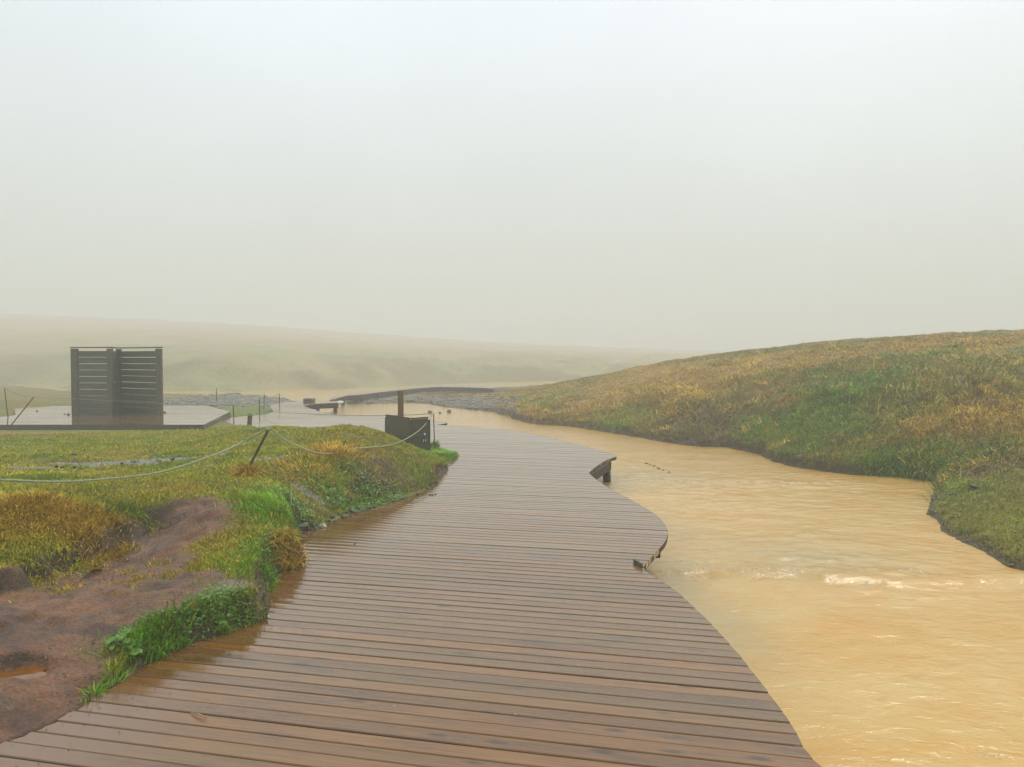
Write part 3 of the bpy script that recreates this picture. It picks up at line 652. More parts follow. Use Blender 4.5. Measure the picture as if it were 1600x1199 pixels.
# main boardwalk: edge pieces between the notches
e1 = smooth_curve([(1.62, 1.0), (1.42, 2.3)] + [P(*q)[:2] for q in [(1283, 1199), (1240, 1137), (1195, 1075), (1150, 1018), (1110, 974), (1075, 940), (1050, 919), (1022, 901), (1003, 888)]], 4)
e2 = smooth_curve([P(*q)[:2] for q in [(1003, 888), (1022, 866), (1038, 848), (1043, 836), (1042.5, 826), (1031, 810), (1010, 795), (985, 781), (962, 768.5), (943, 757), (930, 748), (920, 739)]], 4)
e3 = smooth_curve([P(*q)[:2] for q in [(920, 739), (934, 727), (950, 718), (961, 714.5), (963, 712), (955, 708.5), (930, 701.5), (880, 689), (835, 679), (780, 670.5), (740, 667), (700, 665), (682, 664)]], 4)
e4 = smooth_curve([P(*q)[:2] for q in [(682, 664), (692, 662.7), (699, 661), (694, 659.5), (680, 657.5), (655, 655), (625, 652.5), (590, 650.5), (550, 649), (514, 647.5), (498, 642.5), (484, 638), (475, 634.3)]], 3)
e5 = smooth_curve([P(*q)[:2] for q in [(475, 634.3), (487, 632), (505, 630.4), (525, 629.9), (534, 629.2), (534, 627.9), (520, 627.3), (488, 627.9), (456, 628), (437, 630.6), (421, 634.3)]], 3)
rest = [P(*q)[:2] for q in [(425, 639.5), (427, 643.5), (415, 648), (380, 650.5), (352, 654), (325, 658)]] + \
       [P(*q)[:2] for q in [(310, 664), (380, 676), (480, 686), (580, 696), (610, 705), (620, 720), (590, 745), (500, 780), (420, 800), (400, 840), (380, 880), (340, 930), (230, 975), (100, 1020), (0, 1075), (-200, 1120)]] + [(-3.4, 1.6), (-3.4, .6), (1.62, .6)]
polyM = e1 + e2[1:] + e3[1:] + e4[1:] + e5[1:] + rest
def mudf(x, y):
    d = -sdist(x, y, polyA)
    near = sm(4.0, 3.2, y) * sm(-.75, -1.6, x)
    m = np.clip(sm(.35 + .9 * near, .0, d + (fbm(x * 4, y * 4, 121, 3) - .5) * .4) * (.35 + .65 * near) , 0, 1)
    far_ = .95 * sm(5, 10, y)
    wz = np.clip(sm(.7, .1, d + (fbm(x * 3, y * 3, 122, 3) - .5) * .4) * (1 - near), 0, 1)
    return m, np.maximum(wz, far_)
bw = empty('boardwalk', (0, 6, 0)); 
tag(bw, 'wide wet brown timber boardwalk curving along the river from the foreground', 'boardwalk', 'timber decks beside the river')
def zero(p): p.location = (0, 0, 0)
bw.location = (0, 0, 0)
planks('decking', polyM, 0.0, BA, .101, .0068, M_deck, bw, mudf)
for ee in (e2, e3, e4, e5):
    strip('edge_board', ee, -.048, -.004, .03, M_dark, bw)
strip('edge_board', e1, -.048, -.004, .03, M_dark, bw)
strip('edge_board', [(x_, y_) for x_, y_ in e1[-4:]], -.1, -.09, .03, M_dark, bw) if False else None
# joists and props where the deck overhangs the water
def joist(a, b, h=.13, top=-.05):
    a = Vector((a[0], a[1], top - h / 2)); b = Vector((b[0], b[1], top - h / 2))
    MB().bar(a, b, .07, h).build('joist', M_dark, bw)
t1 = P(955, 716.5); joist(t1, (t1[0] - 2.6, t1[1] + .1))
t1b = P(920, 739); joist((t1b[0] - .03, t1b[1] + .03), (t1[0] - .04, t1[1] - .02))
q0 = D(947.5, 735, 12.45); q1 = P(953, 756, WZ - .03)
MB().bar((q0[0], q0[1], -.22), (q1[0], q1[1] + .1, WZ - .5), .1, .1).build('support_post', M_dark, bw)
t2 = P(1032, 852, -.05); joist((t2[0], t2[1] + .03), (t2[0] - 1.5, t2[1] + .05), .115, -.05)
t3 = P(528, 632, -.08); joist((t3[0], t3[1]), (t3[0] - 1.5, t3[1] - 1.4), .16); joist((t3[0], t3[1]), (t3[0] - 1.6, t3[1] + .1), .16)
MB().bar((t3[0] - .12, t3[1] + .1, -.2), (t3[0] - .1, t3[1] + .1, WZ - .5), .12, .12).build('support_post', M_dark, bw)
MB().bar((t3[0] - .62, t3[1] - .5, -.2), (t3[0] - .6, t3[1] - .5, WZ - .5), .12, .12).build('support_post', M_dark, bw)
a = P(1003, 887); MB().box((a[0] - .02, a[1] + .06, -.01), (.022, .14, .09), Matrix.Rotation(.25, 3, 'Z')).build('end_block', M_frame, bw)
for (px, py) in [(1000, 830), (985, 790), (1150, 1060), (1070, 960), (900, 700)]:
    b_ = P(px, py); MB().bar((b_[0] - .15, b_[1], -.05), (b_[0] - .15, b_[1], WZ - .5), .1, .1).build('support_post', M_dark, bw)

# changing platform
PZ = .12
p2 = [P(*q, PZ)[:2] for q in [(-350, 664), (318, 664), (360, 643), (322, 634.2), (22, 634.5), (23, 642), (24.5, 648.5), (12, 651), (0, 651.5), (-60, 652), (-350, 652)]]
pf = empty('changing_platform'); tag(pf, 'low raised timber platform carrying the slatted changing screen, left of the boardwalk', 'deck', 'timber decks beside the river')
planks('decking', p2, PZ, 0.02, .13, .006, M_deck2, pf, lambda x, y: (x * 0, x * 0 + .93), seg=1.5)
strip('fascia_board', [p2[0], p2[1], p2[2]], PZ - .17, PZ - .006, .04, M_face, pf)
strip('fascia_board', [p2[2], p2[3], p2[4]], PZ - .17, PZ - .006, .04, M_face, pf)
for px in (325, 340, 352):
    b_ = P(px, 664 - (px - 318) * .5, PZ); MB().bar((b_[0] - .1, b_[1] + .1, PZ - .05), (b_[0] - .1, b_[1] + .1, -.3), .1, .1).build('support_post', M_dark, pf)

# far walkway over the river
fw = empty('footbridge'); tag(fw, 'hazy timber walkway crossing the far bend of the river', 'walkway', 'timber decks beside the river')
f_edge = smooth_curve([P(*q)[:2] for q in [(517, 625), (521, 622), (529, 618.8), (558, 617.6), (585, 614.2), (621, 610.3), (660, 606.4), (690, 604.8), (730, 605.5), (770, 607.2)]], 3)
f_back = [(q[0] - .1, q[1] + 3.0) for q in f_edge[::-1]]
planks('decking', f_edge + f_back, 0.0, BA, .15, .008, M_deck, fw, seg=2)
strip('fascia_board', f_edge, -.2, -.006, .05, M_dark, fw)
for i in range(6, len(f_edge) - 1, 3):
    q = f_edge[i]; MB().bar((q[0] + .1, q[1] + .35, -.1), (q[0] + .1, q[1] + .35, -.8), .14, .14).build('support_post', M_dark, fw)

# ------------------------------------------------------------------ changing screen
def base_on_deck(px, py): return P(px, py, PZ)
sc_ = empty('changing_screen', base_on_deck(181, 647)); tag(sc_, 'grey slatted timber changing screen standing on the raised platform', 'screen')
def bx(px, d): r_ = ray(px, 600); return Vector((r_[0] / r_[1] * d, d, PZ))
HS = 1.75
pa, pb, pc_, pd_ = bx(117.5, 20.3), bx(172.5, 20.2), bx(186.5, 21.3), bx(249, 20.2)
for q, wd in ((pa, .17), (pb, .13), (pc_, .12), (pd_, .15)):
    MB().box((q.x, q.y, PZ + HS / 2 - .01), (wd, .1, HS - .02), None, .006).build('post', M_frame, sc_)
def panel(a, b, gaps=7):
    d = (b - a); ln = d.length; d.normalize(); nb = 10; pit = (HS - .07) / nb
    M = MB(); q = d.to_track_quat('X', 'Z').to_matrix()
    for k in range(nb):
        z1 = PZ + HS - .075 - k * pit
        g = .0115 if k < gaps else .003
        r = random.Random(k * 7 + int(ln * 100))
        M.box((a + b) / 2 + Vector((0, 0, z1 - PZ - pit / 2 + r.uniform(-.002, .002))), (ln - .02, .022, pit - g), q, .002)
    M.build('slat_panel', M_slat, sc_)
    MB().box((a + b) / 2 + Vector((0, 0, HS + .012)), (ln + .16, .14, .03), q, .004).build('cap_rail', M_frame, sc_)
panel(pa, pb); panel(pb, pc_, 0); panel(pc_, pd_)

# ------------------------------------------------------------------ low corner partition beside the bank
cb = empty('corner_partition', P(640, 702)); tag(cb, 'low dark olive timber corner partition at the grass edge of the boardwalk', 'partition')
def atd(px, d, z): r_ = ray(px, 600); return Vector((r_[0] / r_[1] * d, d, z))
ca, cc_, ce = atd(603.5, 13.75, 0), atd(640.5, 12.95, 0), atd(668, 13.2, 0)
zt = .575
def wallp(a, b, name, z1a, z1b):
    M = MB(); d = (b - a); ln = d.length; q = Vector((d.x, d.y, 0)).to_track_quat('X', 'Z').to_matrix(); nb = 5
    for k in range(nb):
        h = (zt + .12) / nb; M.box((a + b) / 2 + Vector((0, 0, zt - h / 2 - k * h)), (ln, .028, h - .003), q, .002)
    return M.build(name, M_face2, cb)
M_face2 = simple('olive_boards', (0.075, 0.065, 0.028), 0.5, 0.3, 4, (0.045, 0.04, 0.018), stretch=(1, 1, 7))
wallp(ca, cc_, 'side_panel', zt, zt); wallp(cc_ + Vector((.02, .0, 0)), ce, 'side_panel', zt, zt)
for q in (ca, ce): MB().box((q.x, q.y + .07, zt / 2 - .06), (.07, .07, zt + .06)).build('corner_stud', M_frame, cb)
zp = HC - (610 - 560) * 13.7 / FPX
q = atd(626, 13.7, 0); MB().box((q.x, q.y, zp / 2), (.094, .094, zp), None, .006).build('tall_post', M_post, cb)
MB().bar(ca + Vector((0, .02, zt + .013)), cc_ + Vector((0, .02, zt + .013)), .045, .02).build('cap_rail', M_dark, cb)
MB().bar(cc_ + Vector((0.03, .02, zt + .013)), ce + Vector((0, .02, zt + .013)), .045, .02).build('cap_rail', M_dark, cb)
# bottle
bq = atd(663.3, 12.95, .0)
bz = HC - (693 - 560) * 12.95 / FPX
bt = empty('bottle', (bq.x, bq.y, bz)); tag(bt, 'small dark green bottle with white neck and label in front of the low partition', 'bottle')
MB().tube([(bq.x, bq.y, bz), (bq.x, bq.y, bz + .10), (bq.x, bq.y, bz + .125), (bq.x, bq.y, bz + .145)], [.026, .026, .016, .011], 12).build('body', M_glass, bt)
MB().tube([(bq.x, bq.y, bz + .12), (bq.x, bq.y, bz + .165)], [.0145, .0115], 10).build('neck_foil', M_white, bt)
for s in (-1, 1): MB().box((bq.x + s * .016, bq.y - .022, bz + .045), (.013, .01, .05), None, .002).build('label_strip', M_white, bt)

# ------------------------------------------------------------------ stakes and ropes
def stake(name, bot, top, r, mat, label, cat, group=None, knob=True, r2=None):
    o = empty(name, bot); tag(o, label, cat, group)
    b_ = Vector(bot) - (Vector(top) - Vector(bot)).normalized() * .12; t_ = Vector(top); k = 7
    pts = [b_.lerp(t_, i / k) + Vector((rnd.uniform(-1, 1), rnd.uniform(-1, 1), 0)) * r * .15 for i in range(k + 1)]
    MB().tube(pts, [r * rnd.uniform(.9, 1.1) for _ in pts], 8).build('rod', mat, o)
    if knob:
        d = (t_ - b_).normalized(); MB().tube([t_ - d * .035, t_ - d * .03, t_ - d * .012, t_ - d * .007], [r * 1.1, r * 1.7, r * 1.7, r * 1.1], 8).build('rope_tie', M_rope, o)
    return o
def rope(name, pts, r, mat, label, group=None, n=60, twist=False):
    P3 = [Vector(p) for p in pts]; out = []
    pp = [P3[0] * 2 - P3[1]] + P3 + [P3[-1] * 2 - P3[-2]]
    for i in range(1, len(pp) - 2):
        a, b, c, d = pp[i - 1:i + 3]; m = max(2, n // (len(P3) - 1))
        for k in range(m):
            t = k / m; out.append(0.5 * ((2 * b) + (-a + c) * t + (2 * a - 5 * b + 4 * c - d) * t * t + (-a + 3 * b - 3 * c + d) * t ** 3))
    out.append(P3[-1])
    M = MB()
    if not twist: M.tube(out, r, 6)
    else:
        # three strands laid round each other
        L_ = [0]
        for i in range(1, len(out)): L_.append(L_[-1] + (out[i] - out[i - 1]).length)
        tot = L_[-1]; step = r * 1.6; m = int(tot / step); fine = []
        j = 0
        for i in range(m + 1):
            s = tot * i / m
            while j < len(L_) - 2 and L_[j + 1] < s: j += 1
            fine.append(out[j].lerp(out[j + 1], (s - L_[j]) / max(1e-9, L_[j + 1] - L_[j])))
        for st in range(3):
            pts_ = []
            for i, p in enumerate(fine):
                t = (fine[min(i + 1, m)] - fine[max(i - 1, 0)]).normalized(); a = t.cross(Vector((0, 0, 1))).normalized(); b = t.cross(a)
                ph = i * step / (r * 7) * 2 * math.pi + st * 2 * math.pi / 3
                pts_.append(p + (a * math.cos(ph) + b * math.sin(ph)) * r * .5)
            M.tube(pts_, r * .56, 6)
    o = M.build(name, mat); tag(o, label, 'rope', group); return o
GS = 'iron stakes holding the guide rope'; GR = 'guide ropes strung between the stakes'
sb = T(386, 737); d0 = sb[1]
st_top = D(421, 668, d0 + .02)
stake('iron_stake', sb, st_top, .014, M_rust, 'thick rusty iron stake leaning right out of the near grass field', 'stake', GS)
zz_ = 0
b2 = P(679, 699, .02); t2_ = D(677.5, 646, b2[1] - .02)
stake('iron_stake', b2, t2_, .009, M_rust, 'thin upright rusty stake right of the low corner partition', 'stake', GS)
rope('rope', [D(-260, 735, 6.3), D(-120, 748, 6.6), D(0, 750, 6.5), D(80, 753, 6.7), D(150, 750, 7.0), D(250, 738, 7.4), D(340, 709, 8.0), D(385, 688, 8.4), st_top], .0105, M_rope, 'pale green rope sagging from the leaning stake to the left edge of the photo', GR, 80, True)
tA = T(518, 713)
rope('rope', [st_top, D(445, 687, d0 + .1), D(470, 699, d0 + .12), D(495, 708, d0 + .1), (tA[0], tA[1] - .03, tA[2] + .03)], .0085, M_rope, 'pale green rope running from the leaning stake down into a dry tuft', GR, 60, True)
tB = T(545, 706)
def near_(px, py):
    q = T(px, py + 2); return D(px, py, q[1] - .12)
rope('rope', [(tB[0], tB[1] + .0, tB[2] + .03), near_(572, 700), near_(600, 697.5), near_(622, 692), D(645, 680, 12.4), D(662, 666, 13.0), t2_], .0085, M_rope, 'pale green rope rising from the dry tuft past the corner partition to its stake', GR, 60, True)

def far_stake(px0, py0, px1, py1, z, label, r=.012, mat=M_rust):
    b_ = P(px0, py0, z); t_ = D(px1, py1, b_[1]); stake('iron_stake', b_, t_, r, mat, label, 'stake', GS, False); return t_
s1 = far_stake(12.5, 652, 7, 607, PZ, 'thin rusty stake leaning slightly left beside the grass notch of the platform')
s2 = far_stake(17.5, 664.5, 53, 620.5, PZ - .02, 'thin rusty stake leaning far right from the platform front edge')
s3 = far_stake(365.5, 664, 364.5, 632.5, -.02, 'thin stake just right of the platform corner, left of the wooden stub', .013)
s4 = far_stake(405.5, 647, 405.5, 623.5, -.05, 'thin stake on the green tongue of land, left one of the close pair', .014)
s5 = far_stake(412.5, 638, 412.8, 616.5, -.12, 'thin stake at the back of the green tongue, right one of the close pair', .015)
s6 = far_stake(436.5, 632, 437, 615, -.02, 'thin stake at the far left edge of the boardwalk beyond the green tongue', .015)
s7 = far_stake(338, 629, 338.5, 606.5, -.2, 'thin stake standing alone on the grey gravel beyond the platform', .017)
b_ = P(388.5, 669, -.02); t_ = D(391, 646.5, b_[1])
o = empty('wooden_stub', b_); tag(o, 'short weathered square wooden stub at the edge of the grass', 'post')
MB().bar((b_[0], b_[1], b_[2] - .15), t_, .095, .095, .2, .008).build('shaft', M_frame, o)
MB().tube([Vector(t_) - Vector((.0, 0, .05)), Vector(t_) - Vector((.0, 0, .02))], [.075, .075], 10).build('rope_tie', M_rope2, o)
t_ = Vector(t_)
rope('rope', [s1, D(30, 617.3, 21.5), D(53, 620.8, 21), D(90, 622.5, 20.4), D(112, 623, 20.0), D(160, 625.8, 19.85), D(210, 629, 19.85), D(256, 631, 20), D(310, 632.8, 18.6), s3], .006, M_rope2, 'thin grey rope crossing in front of the changing screen', GR, 60)
rope('rope', [s3, D(378, 643, s3[1] - .1), t_ + Vector((0, -.05, -.03))], .007, M_rope2, 'short grey rope from platform corner stake to the wooden stub', GR, 16)
rope('rope', [t_ + Vector((.05, -.03, -.04)), D(402, 649, 19.5), D(420, 648.2, 20.0), s4], .007, M_rope2, 'short grey rope from the wooden stub towards the green tongue of land', GR, 16) if False else None
rope('rope', [s4, D(416, 640, 21.5), D(428, 643.5, 20.5), D(470, 646.2, 18.7), D(540, 649.3, 16.7), D(600, 649.6, 15.2), D(645, 648.4, 13.9), t2_], .0065, M_rope2, 'long thin grey rope spanning low over the boardwalk to the partition stake', GR, 60)
rope('rope', [s5, D(420, 622.5, (s5[1] + s6[1]) / 2), D(429, 619.5, s6[1]), s6], .009, M_rope2, 'short sagging rope between the two farthest stakes at the deck', GR, 20)

# ------------------------------------------------------------------ stones
def stone_mesh(seed, sub=2):
    bm = bmesh.new(); bmesh.ops.create_icosphere(bm, subdivisions=sub, radius=1)
    r = random.Random(seed); sx_, sy_, sz_ = r.uniform(.8, 1.2), r.uniform(.7, 1.0), r.uniform(.5, .75)
    planes = [(Vector((r.gauss(0, 1), r.gauss(0, 1), r.gauss(0, 1))).normalized(), r.uniform(.6, .85)) for _ in range(9)]
    for v in bm.verts:
        for n_, d_ in planes:
            k = v.co.dot(n_)
            if k > d_: v.co -= n_ * (k - d_) * .85
        v.co = Vector((v.co.x * sx_, v.co.y * sy_, v.co.z * sz_))
    return bm
SM = []
for k in range(7):
    bm = stone_mesh(k + 5); me = bpy.data.meshes.new('stone'); bm.to_mesh(me); bm.free(); me.materials.append(M_stone); SM.append(me)
def stone(px, py, rpx, label, group=None, mat=None, name='stone', cat='stone', z=None, seed=None, flat=1.0):
    p = T(px, py) if z is None else P(px, py, z)
    k = seed if seed is not None else rnd.randrange(7)
    me = SM[k % 7]
    if mat is not None: me = me.copy(); me.materials[0] = mat
    o = bpy.data.objects.new(name, me); col.objects.link(o)
    s = rpx * math.hypot(p[0], p[1]) / FPX
    o.location = (p[0], p[1], p[2] + s * .25 * flat); o.scale = (s, s * rnd.uniform(.8, 1.1), s * flat * rnd.uniform(.8, 1.1)); o.rotation_euler = (rnd.uniform(-.3, .3), rnd.uniform(-.3, .3), rnd.uniform(0, 6.28))
    return tag(o, label, cat, group)
g1 = 'dark stones along the foot of the bank'
stone(473, 824, 9, 'large dark stone at the left end of the stone row by the boardwalk', g1, seed=1)
stone(504, 824, 8, 'dark stone with a pale top at the right front of the stone row', g1, M_pale, seed=2, flat=.7)
for (px, py, r_) in [(483, 829, 5), (490, 819, 7), (494, 829, 5), (499, 815, 5), (486, 812, 6), (512, 816, 6), (519, 809, 7), (508, 807, 5), (524, 817, 5), (530, 805, 5), (537, 809, 6), (543, 803, 5), (551, 801, 6), (560, 797, 5), (568, 800, 4), (576, 794, 5), (585, 793, 4), (478, 815, 4), (500, 806, 4), (515, 823, 3),
                     (630, 780, 4), (637, 783, 3.5), (645, 778, 3.5), (652, 773, 3), (668, 764, 3.5), (675, 761, 3), (681, 755, 3)]:
    stone(px, py, r_, 'small dark stone in the row where the bank meets the boardwalk', g1)
for (px, py) in [(672, 774), (676, 774), (680, 773)]: stone(px, py, 1.8, 'tiny dark pebble lying loose on the boardwalk planks', 'pebbles loose on the boardwalk', z=0, mat=M_clod, name='pebble', cat='pebble')
stone(419, 965, 4, 'pale stone at the foot of the turf spur on the boardwalk', None, M_pale, z=0.0)
stone(58, 643, 1.6, 'tiny dark pebble alone on the left of the platform', 'pebbles on the platform', M_clod, 'pebble', 'pebble', PZ)
stone(101, 647.5, 1.4, 'tiny dark pebble on the platform left of the screen, smaller of a pair', 'pebbles on the platform', M_clod, 'pebble', 'pebble', PZ)
stone(107, 648.3, 2.4, 'dark pebble touching the left foot of the changing screen', 'pebbles on the platform', M_clod, 'pebble', 'pebble', PZ)
stone(257, 645, 3, 'dark pebble at the right foot of the changing screen', 'pebbles on the platform', M_clod, 'pebble', 'pebble', PZ)
stone(386, 648.5, 1.5, 'dark pebble right of the wooden stub', None, M_clod, 'pebble', 'pebble', 0) if False else None
for (px, py, r_, lb) in [(672, 645.5, 4.5, 'pointed rock breaking the river surface, leftmost of three'), (687, 646, 2.5, 'small middle rock breaking the river surface'), (702, 645, 6, 'low broad rock breaking the river surface, rightmost of three')]:
    stone(px, py, r_, lb, 'rocks in the river', None, 'rock', 'rock', WZ, flat=1.1)
g2 = 'dark mud clods by the wet strip in the grass'
for i, (px, py, r_) in enumerate([(300, 732, 4), (315, 741, 6), (323, 738, 5), (356, 742, 6), (368, 732, 7), (360, 731, 4), (350, 740, 4), (340, 726, 4), (335, 734, 5), (270, 718, 4), (240, 731, 3), (115, 732, 5), (126, 735, 6), (98, 731, 5), (88, 730, 4), (248, 721, 4), (317, 712, 4), (210, 723, 4), (190, 725, 3), (450, 723, 3.5), (462, 720, 3), (115, 712, 5), (187, 702, 4)]):
    stone(px, py, r_, 'dark clod of mud lying by the wet strip in the grass field', g2, M_clod, 'mud_clod', 'clod', flat=.7)
stone(1525, 763, 10, 'dark earthy clod on the mossy right shore', None, M_clod, 'earth_clod', 'clod', flat=.6)
stone(1248, 715, 4, 'pale pinkish stone near the waterline of the grassy right bank', None, M_pink)
stone(1234, 682, 4, 'orange pink stone higher up on the green right bank', None, M_pink)
g3 = 'dark rocks of the little riffle'
for (px, py, r_) in [(1010, 725, 3), (1016, 727, 3), (1022, 729, 4), (1029, 732, 3), (1036, 735, 2.5), (1045, 738, 2.5)]:
    stone(px, py, r_, 'small dark rock in the slanting line across the river riffle', g3, M_clod, 'rock', 'rock', WZ, flat=.6)

def scatter_stones(name, pts, mat, label, sub=1):
    bs = []
    for k in range(4):
        bm = stone_mesh(40 + k, sub); bm.verts.ensure_lookup_table(); bs.append((np.array([v.co[:] for v in bm.verts]), np.array([[v.index for v in f.verts] for f in bm.faces]))); bm.free()
    V = []; F = []; o = 0
    for (x, y, z, s) in pts:
        v, f = bs[rnd.randrange(4)]; a = rnd.uniform(0, 6.28); c_, s_ = math.cos(a), math.sin(a)
        vv = v * s; vv = np.stack([vv[:, 0] * c_ - vv[:, 1] * s_ + x, vv[:, 0] * s_ + vv[:, 1] * c_ + y, vv[:, 2] * .8 + z], 1)
        V.append(vv); F.append(f + o); o += len(v)
    ob = mesh_np(name, np.concatenate(V), [np.concatenate(F)], mat, smooth=False); return tag(ob, label, kind='stuff')
def area_pts(n, xr, yr, cond, smin, smax, near=0):
    xs = R.uniform(*xr, n); ys = R.uniform(*yr, n); z, reg, ds = height(xs, ys, True); ok = cond(xs, ys, z, reg, ds)
    return [(a, b, c, R.uniform(smin, smax) ** 1.0) for a, b, c in zip(xs[ok], ys[ok], z[ok])]
pts = area_pts(9000, (-16, -4), (24, 44), lambda x, y, z, r, d: (r == 2) & (y > 26 + R.rand(len(x)) * 4) & (z > WZ - .02), .04, .16)
pts += area_pts(6000, (-8, .2), (24, 46), lambda x, y, z, r, d: (r == 3) & (d[2] < 3.5) & (z > WZ - .05), .04, .16)
M_grav = simple('gravel_stone', (0.17, 0.15, 0.11), 0.4, 0.3, 10, (0.10, 0.088, 0.062), bump=.3)
pts = pts[::2]
scatter_stones('gravel', pts, M_grav, 'grey gravel bars at the far bend of the river')
pts = area_pts(9000, (3, 9), (5.5, 12.5), lambda x, y, z, r, d: (r == 3) & (d[2] > -.05) & (d[2] < .06 + .8 * R.rand(len(x)) ** 3) & (fbm(x * 3, y * 3, 77, 3) > .47), .012, .04)
pts += area_pts(260, (3.5, 6.5), (17.0, 20.5), lambda x, y, z, r, d: (r == 3) & (d[2] < 1.6) & (d[2] > 0), .02, .06)
scatter_stones('shore_gravel', pts, M_stone, 'dark stony shore along the right waterline')
M_crumb = simple('mud_crumb', (0.085, 0.045, 0.022), 0.6, 0.4, 30, (0.04, 0.022, 0.012), bump=0.5)
pts = area_pts(9000, (-5, -1.2), (2.8, 7), lambda x, y, z, r, d: (r == 1) & (mud_mask(x, y) > .6) & (fbm(x * 3, y * 3, 79, 3) > .38 + .3 * R.rand(len(x))), .002, .009)
pts += [(a, b, max(c, .004), s * .8) for a, b, c, s in area_pts(700, (-3.6, -1.2), (2.6, 4.6), lambda x, y, z, r, d: (d[0] < .0) & (d[0] > -.35), .002, .007)]
scatter_stones('mud_crumbs', pts, M_crumb, 'crumbs of soil and grit strewn over the muddy slope')
q = T(1535, 738); pts = [(q[0] + R.normal() * .45, q[1] + R.normal() * .14, 0, R.uniform(.015, .045)) for _ in range(160)]
pts = [(a, b, float(height(a, b)), s) for a, b, c, s in pts]
scatter_stones('pink_gravel', pts, M_pink, 'pinkish gravel streak at the top of the mossy shore')

# pale blocks and dark block far away
def blk(px, py, wpx, hpx, mat, name, label, cat, z, dp=.5, group=None):
    p = P(px, py, z); s = p[1] / FPX
    o = MB().box((p[0], p[1] + dp / 2, z + hpx * s / 2), (wpx * s, dp, hpx * s), Matrix.Rotation(rnd.uniform(-.2, .2), 3, 'Z'), .03).build(name, mat); return tag(o, label, cat, group)
blk(480.5, 628.6, 14, 5.5, M_face, 'timber_block', 'dark timber block on the far tip of the boardwalk', 'block', 0)
gw = 'white blocks in the water at the footbridge'
blk(530, 631, 9, 3.5, M_white, 'white_block', 'white block lying on the far boardwalk tip over the support', 'block', 0.005, .4, gw)
blk(566.5, 629.5, 12, 4, M_white, 'white_block', 'larger white block at the foot of the hazy footbridge', 'block', WZ, .5, gw)
blk(582.5, 628.5, 11, 2.5, M_white, 'white_block', 'smaller flat white block right of the larger one by the footbridge', 'block', WZ, .5, gw)

# ------------------------------------------------------------------ grass blades
def interp_attr(x, y):
    z, reg, ds = height(x, y, True); e_ = .05
    sx_ = (height(x + e_, y) - height(x - e_, y)) / (2 * e_); sy_ = (height(x, y + e_) - height(x, y - e_)) / (2 * e_)
    c, wt = ground_colour(x, y, z, reg, ds, np.hypot(sx_, sy_)); return z, reg, ds, sx_, sy_, c, wt
def blades(name, x, y, z, L_, W_, lean, ldir, c, label, mat=None, droop=0.5):
    n = len(x); yaw = R.uniform(0, 2 * np.pi, n)
    h = np.stack([np.cos(ldir), np.sin(ldir), np.zeros(n)], 1); up = np.array((0, 0, 1.0))
    side = np.stack([np.cos(yaw), np.sin(yaw), np.zeros(n)], 1) * W_[:, None] / 2
    b = np.stack([x, y, z - .004], 1)
    m_ = b + (h * np.sin(lean)[:, None] + up * np.cos(lean)[:, None]) * (L_ * .55)[:, None]
    l2 = lean + droop
    t = m_ + (h * np.sin(l2)[:, None] + up * np.cos(l2)[:, None]) * (L_ * .45)[:, None]
    V = np.stack([b - side, b + side, m_ + side * .8, m_ - side * .8, t], 1).reshape(-1, 3)
    o = np.arange(n) * 5
    q = np.stack([o, o + 1, o + 2, o + 3], 1); tr = np.stack([o + 3, o + 2, o + 4], 1)
    cc = np.concatenate([np.clip(c * np.array((1.95, 2.0, 1.0)), 0, .85), np.ones((n, 1))], 1)
    C5 = np.repeat(cc[:, None], 5, 1); C5 = C5.reshape(-1, 4)
    ob = mesh_np(name, V, [q, tr], mat or M_blade, smooth=False, cols=C5)
    if label: tag(ob, label, kind='stuff')
    return ob
def polar(n, d0, d1, a0, a1, p=1.0):
    u = R.rand(n); d = d0 * (d1 / d0) ** u; az = R.uniform(math.radians(a0), math.radians(a1), n)
    return d * np.sin(az), d * np.cos(az), d
# left bank
x, y, d = polar(560000, 3.3, 19, -46, -2)
ok = (sdist(x, y, polyA) > .01); x, y, d = x[ok], y[ok], d[ok]
z, reg, ds, sx_, sy_, c, wt = interp_attr(x, y)
mm = mud_mask(x, y); wetk = wt > .45
keep = (reg == 1) & (R.rand(len(x)) > np.clip(mm * 1.3, 0, .996)) & (R.rand(len(x)) > .93 * sm(.7, 1.4, np.hypot(sx_, sy_))) & ~(wetk & (mm < .4) & (R.rand(len(x)) < .96)) & ((z > .012) | (y > 12))
x, y, d, z, c, sx_, sy_, mm, da = [q[keep] for q in (x, y, d, z, c, sx_, sy_, mm, ds[0])]
n = len(x)
hq = T(80, 800); hump = np.exp(-(((x - hq[0]) / 1.0) ** 2 + ((y - hq[1]) / .27) ** 2) ** 1) * (1 - mm)
edge = sm(.28, .03, da)
lobe = sm(.35, .6, fbm(x * 2.1, y * 2.1, 131, 3))
Ln = (.020 + .022 * lobe + .022 * edge + .06 * hump) * R.uniform(.6, 1.5, n); Ln *= np.where(sm(7.5, 6, y) * sm(.4, .15, da) > .5, 1.1, 1)
Ln *= (1 - .45 * mm)
Wn = (.0009 * d + .001) * R.uniform(.6, 1.3, n)
down = np.arctan2(-sy_, -sx_); ld = np.where(R.rand(n) < .2 + .75 * np.clip(hump * 1.6 + edge * .7, 0, 1), down + R.normal(0, .7, n), R.uniform(0, 6.28, n))
lean = np.abs(R.normal(.35, .3, n)) + .35 * hump
cv = c * R.uniform(.7, 1.4, (n, 1)); dry = (R.rand(n) < .04 + .45 * hump + .25 * mm)[:, None]
cv = np.where(dry, DRY * R.uniform(.5, 1.5, (n, 1)), cv); cv[:, 0] *= R.uniform(.85, 1.2, n)
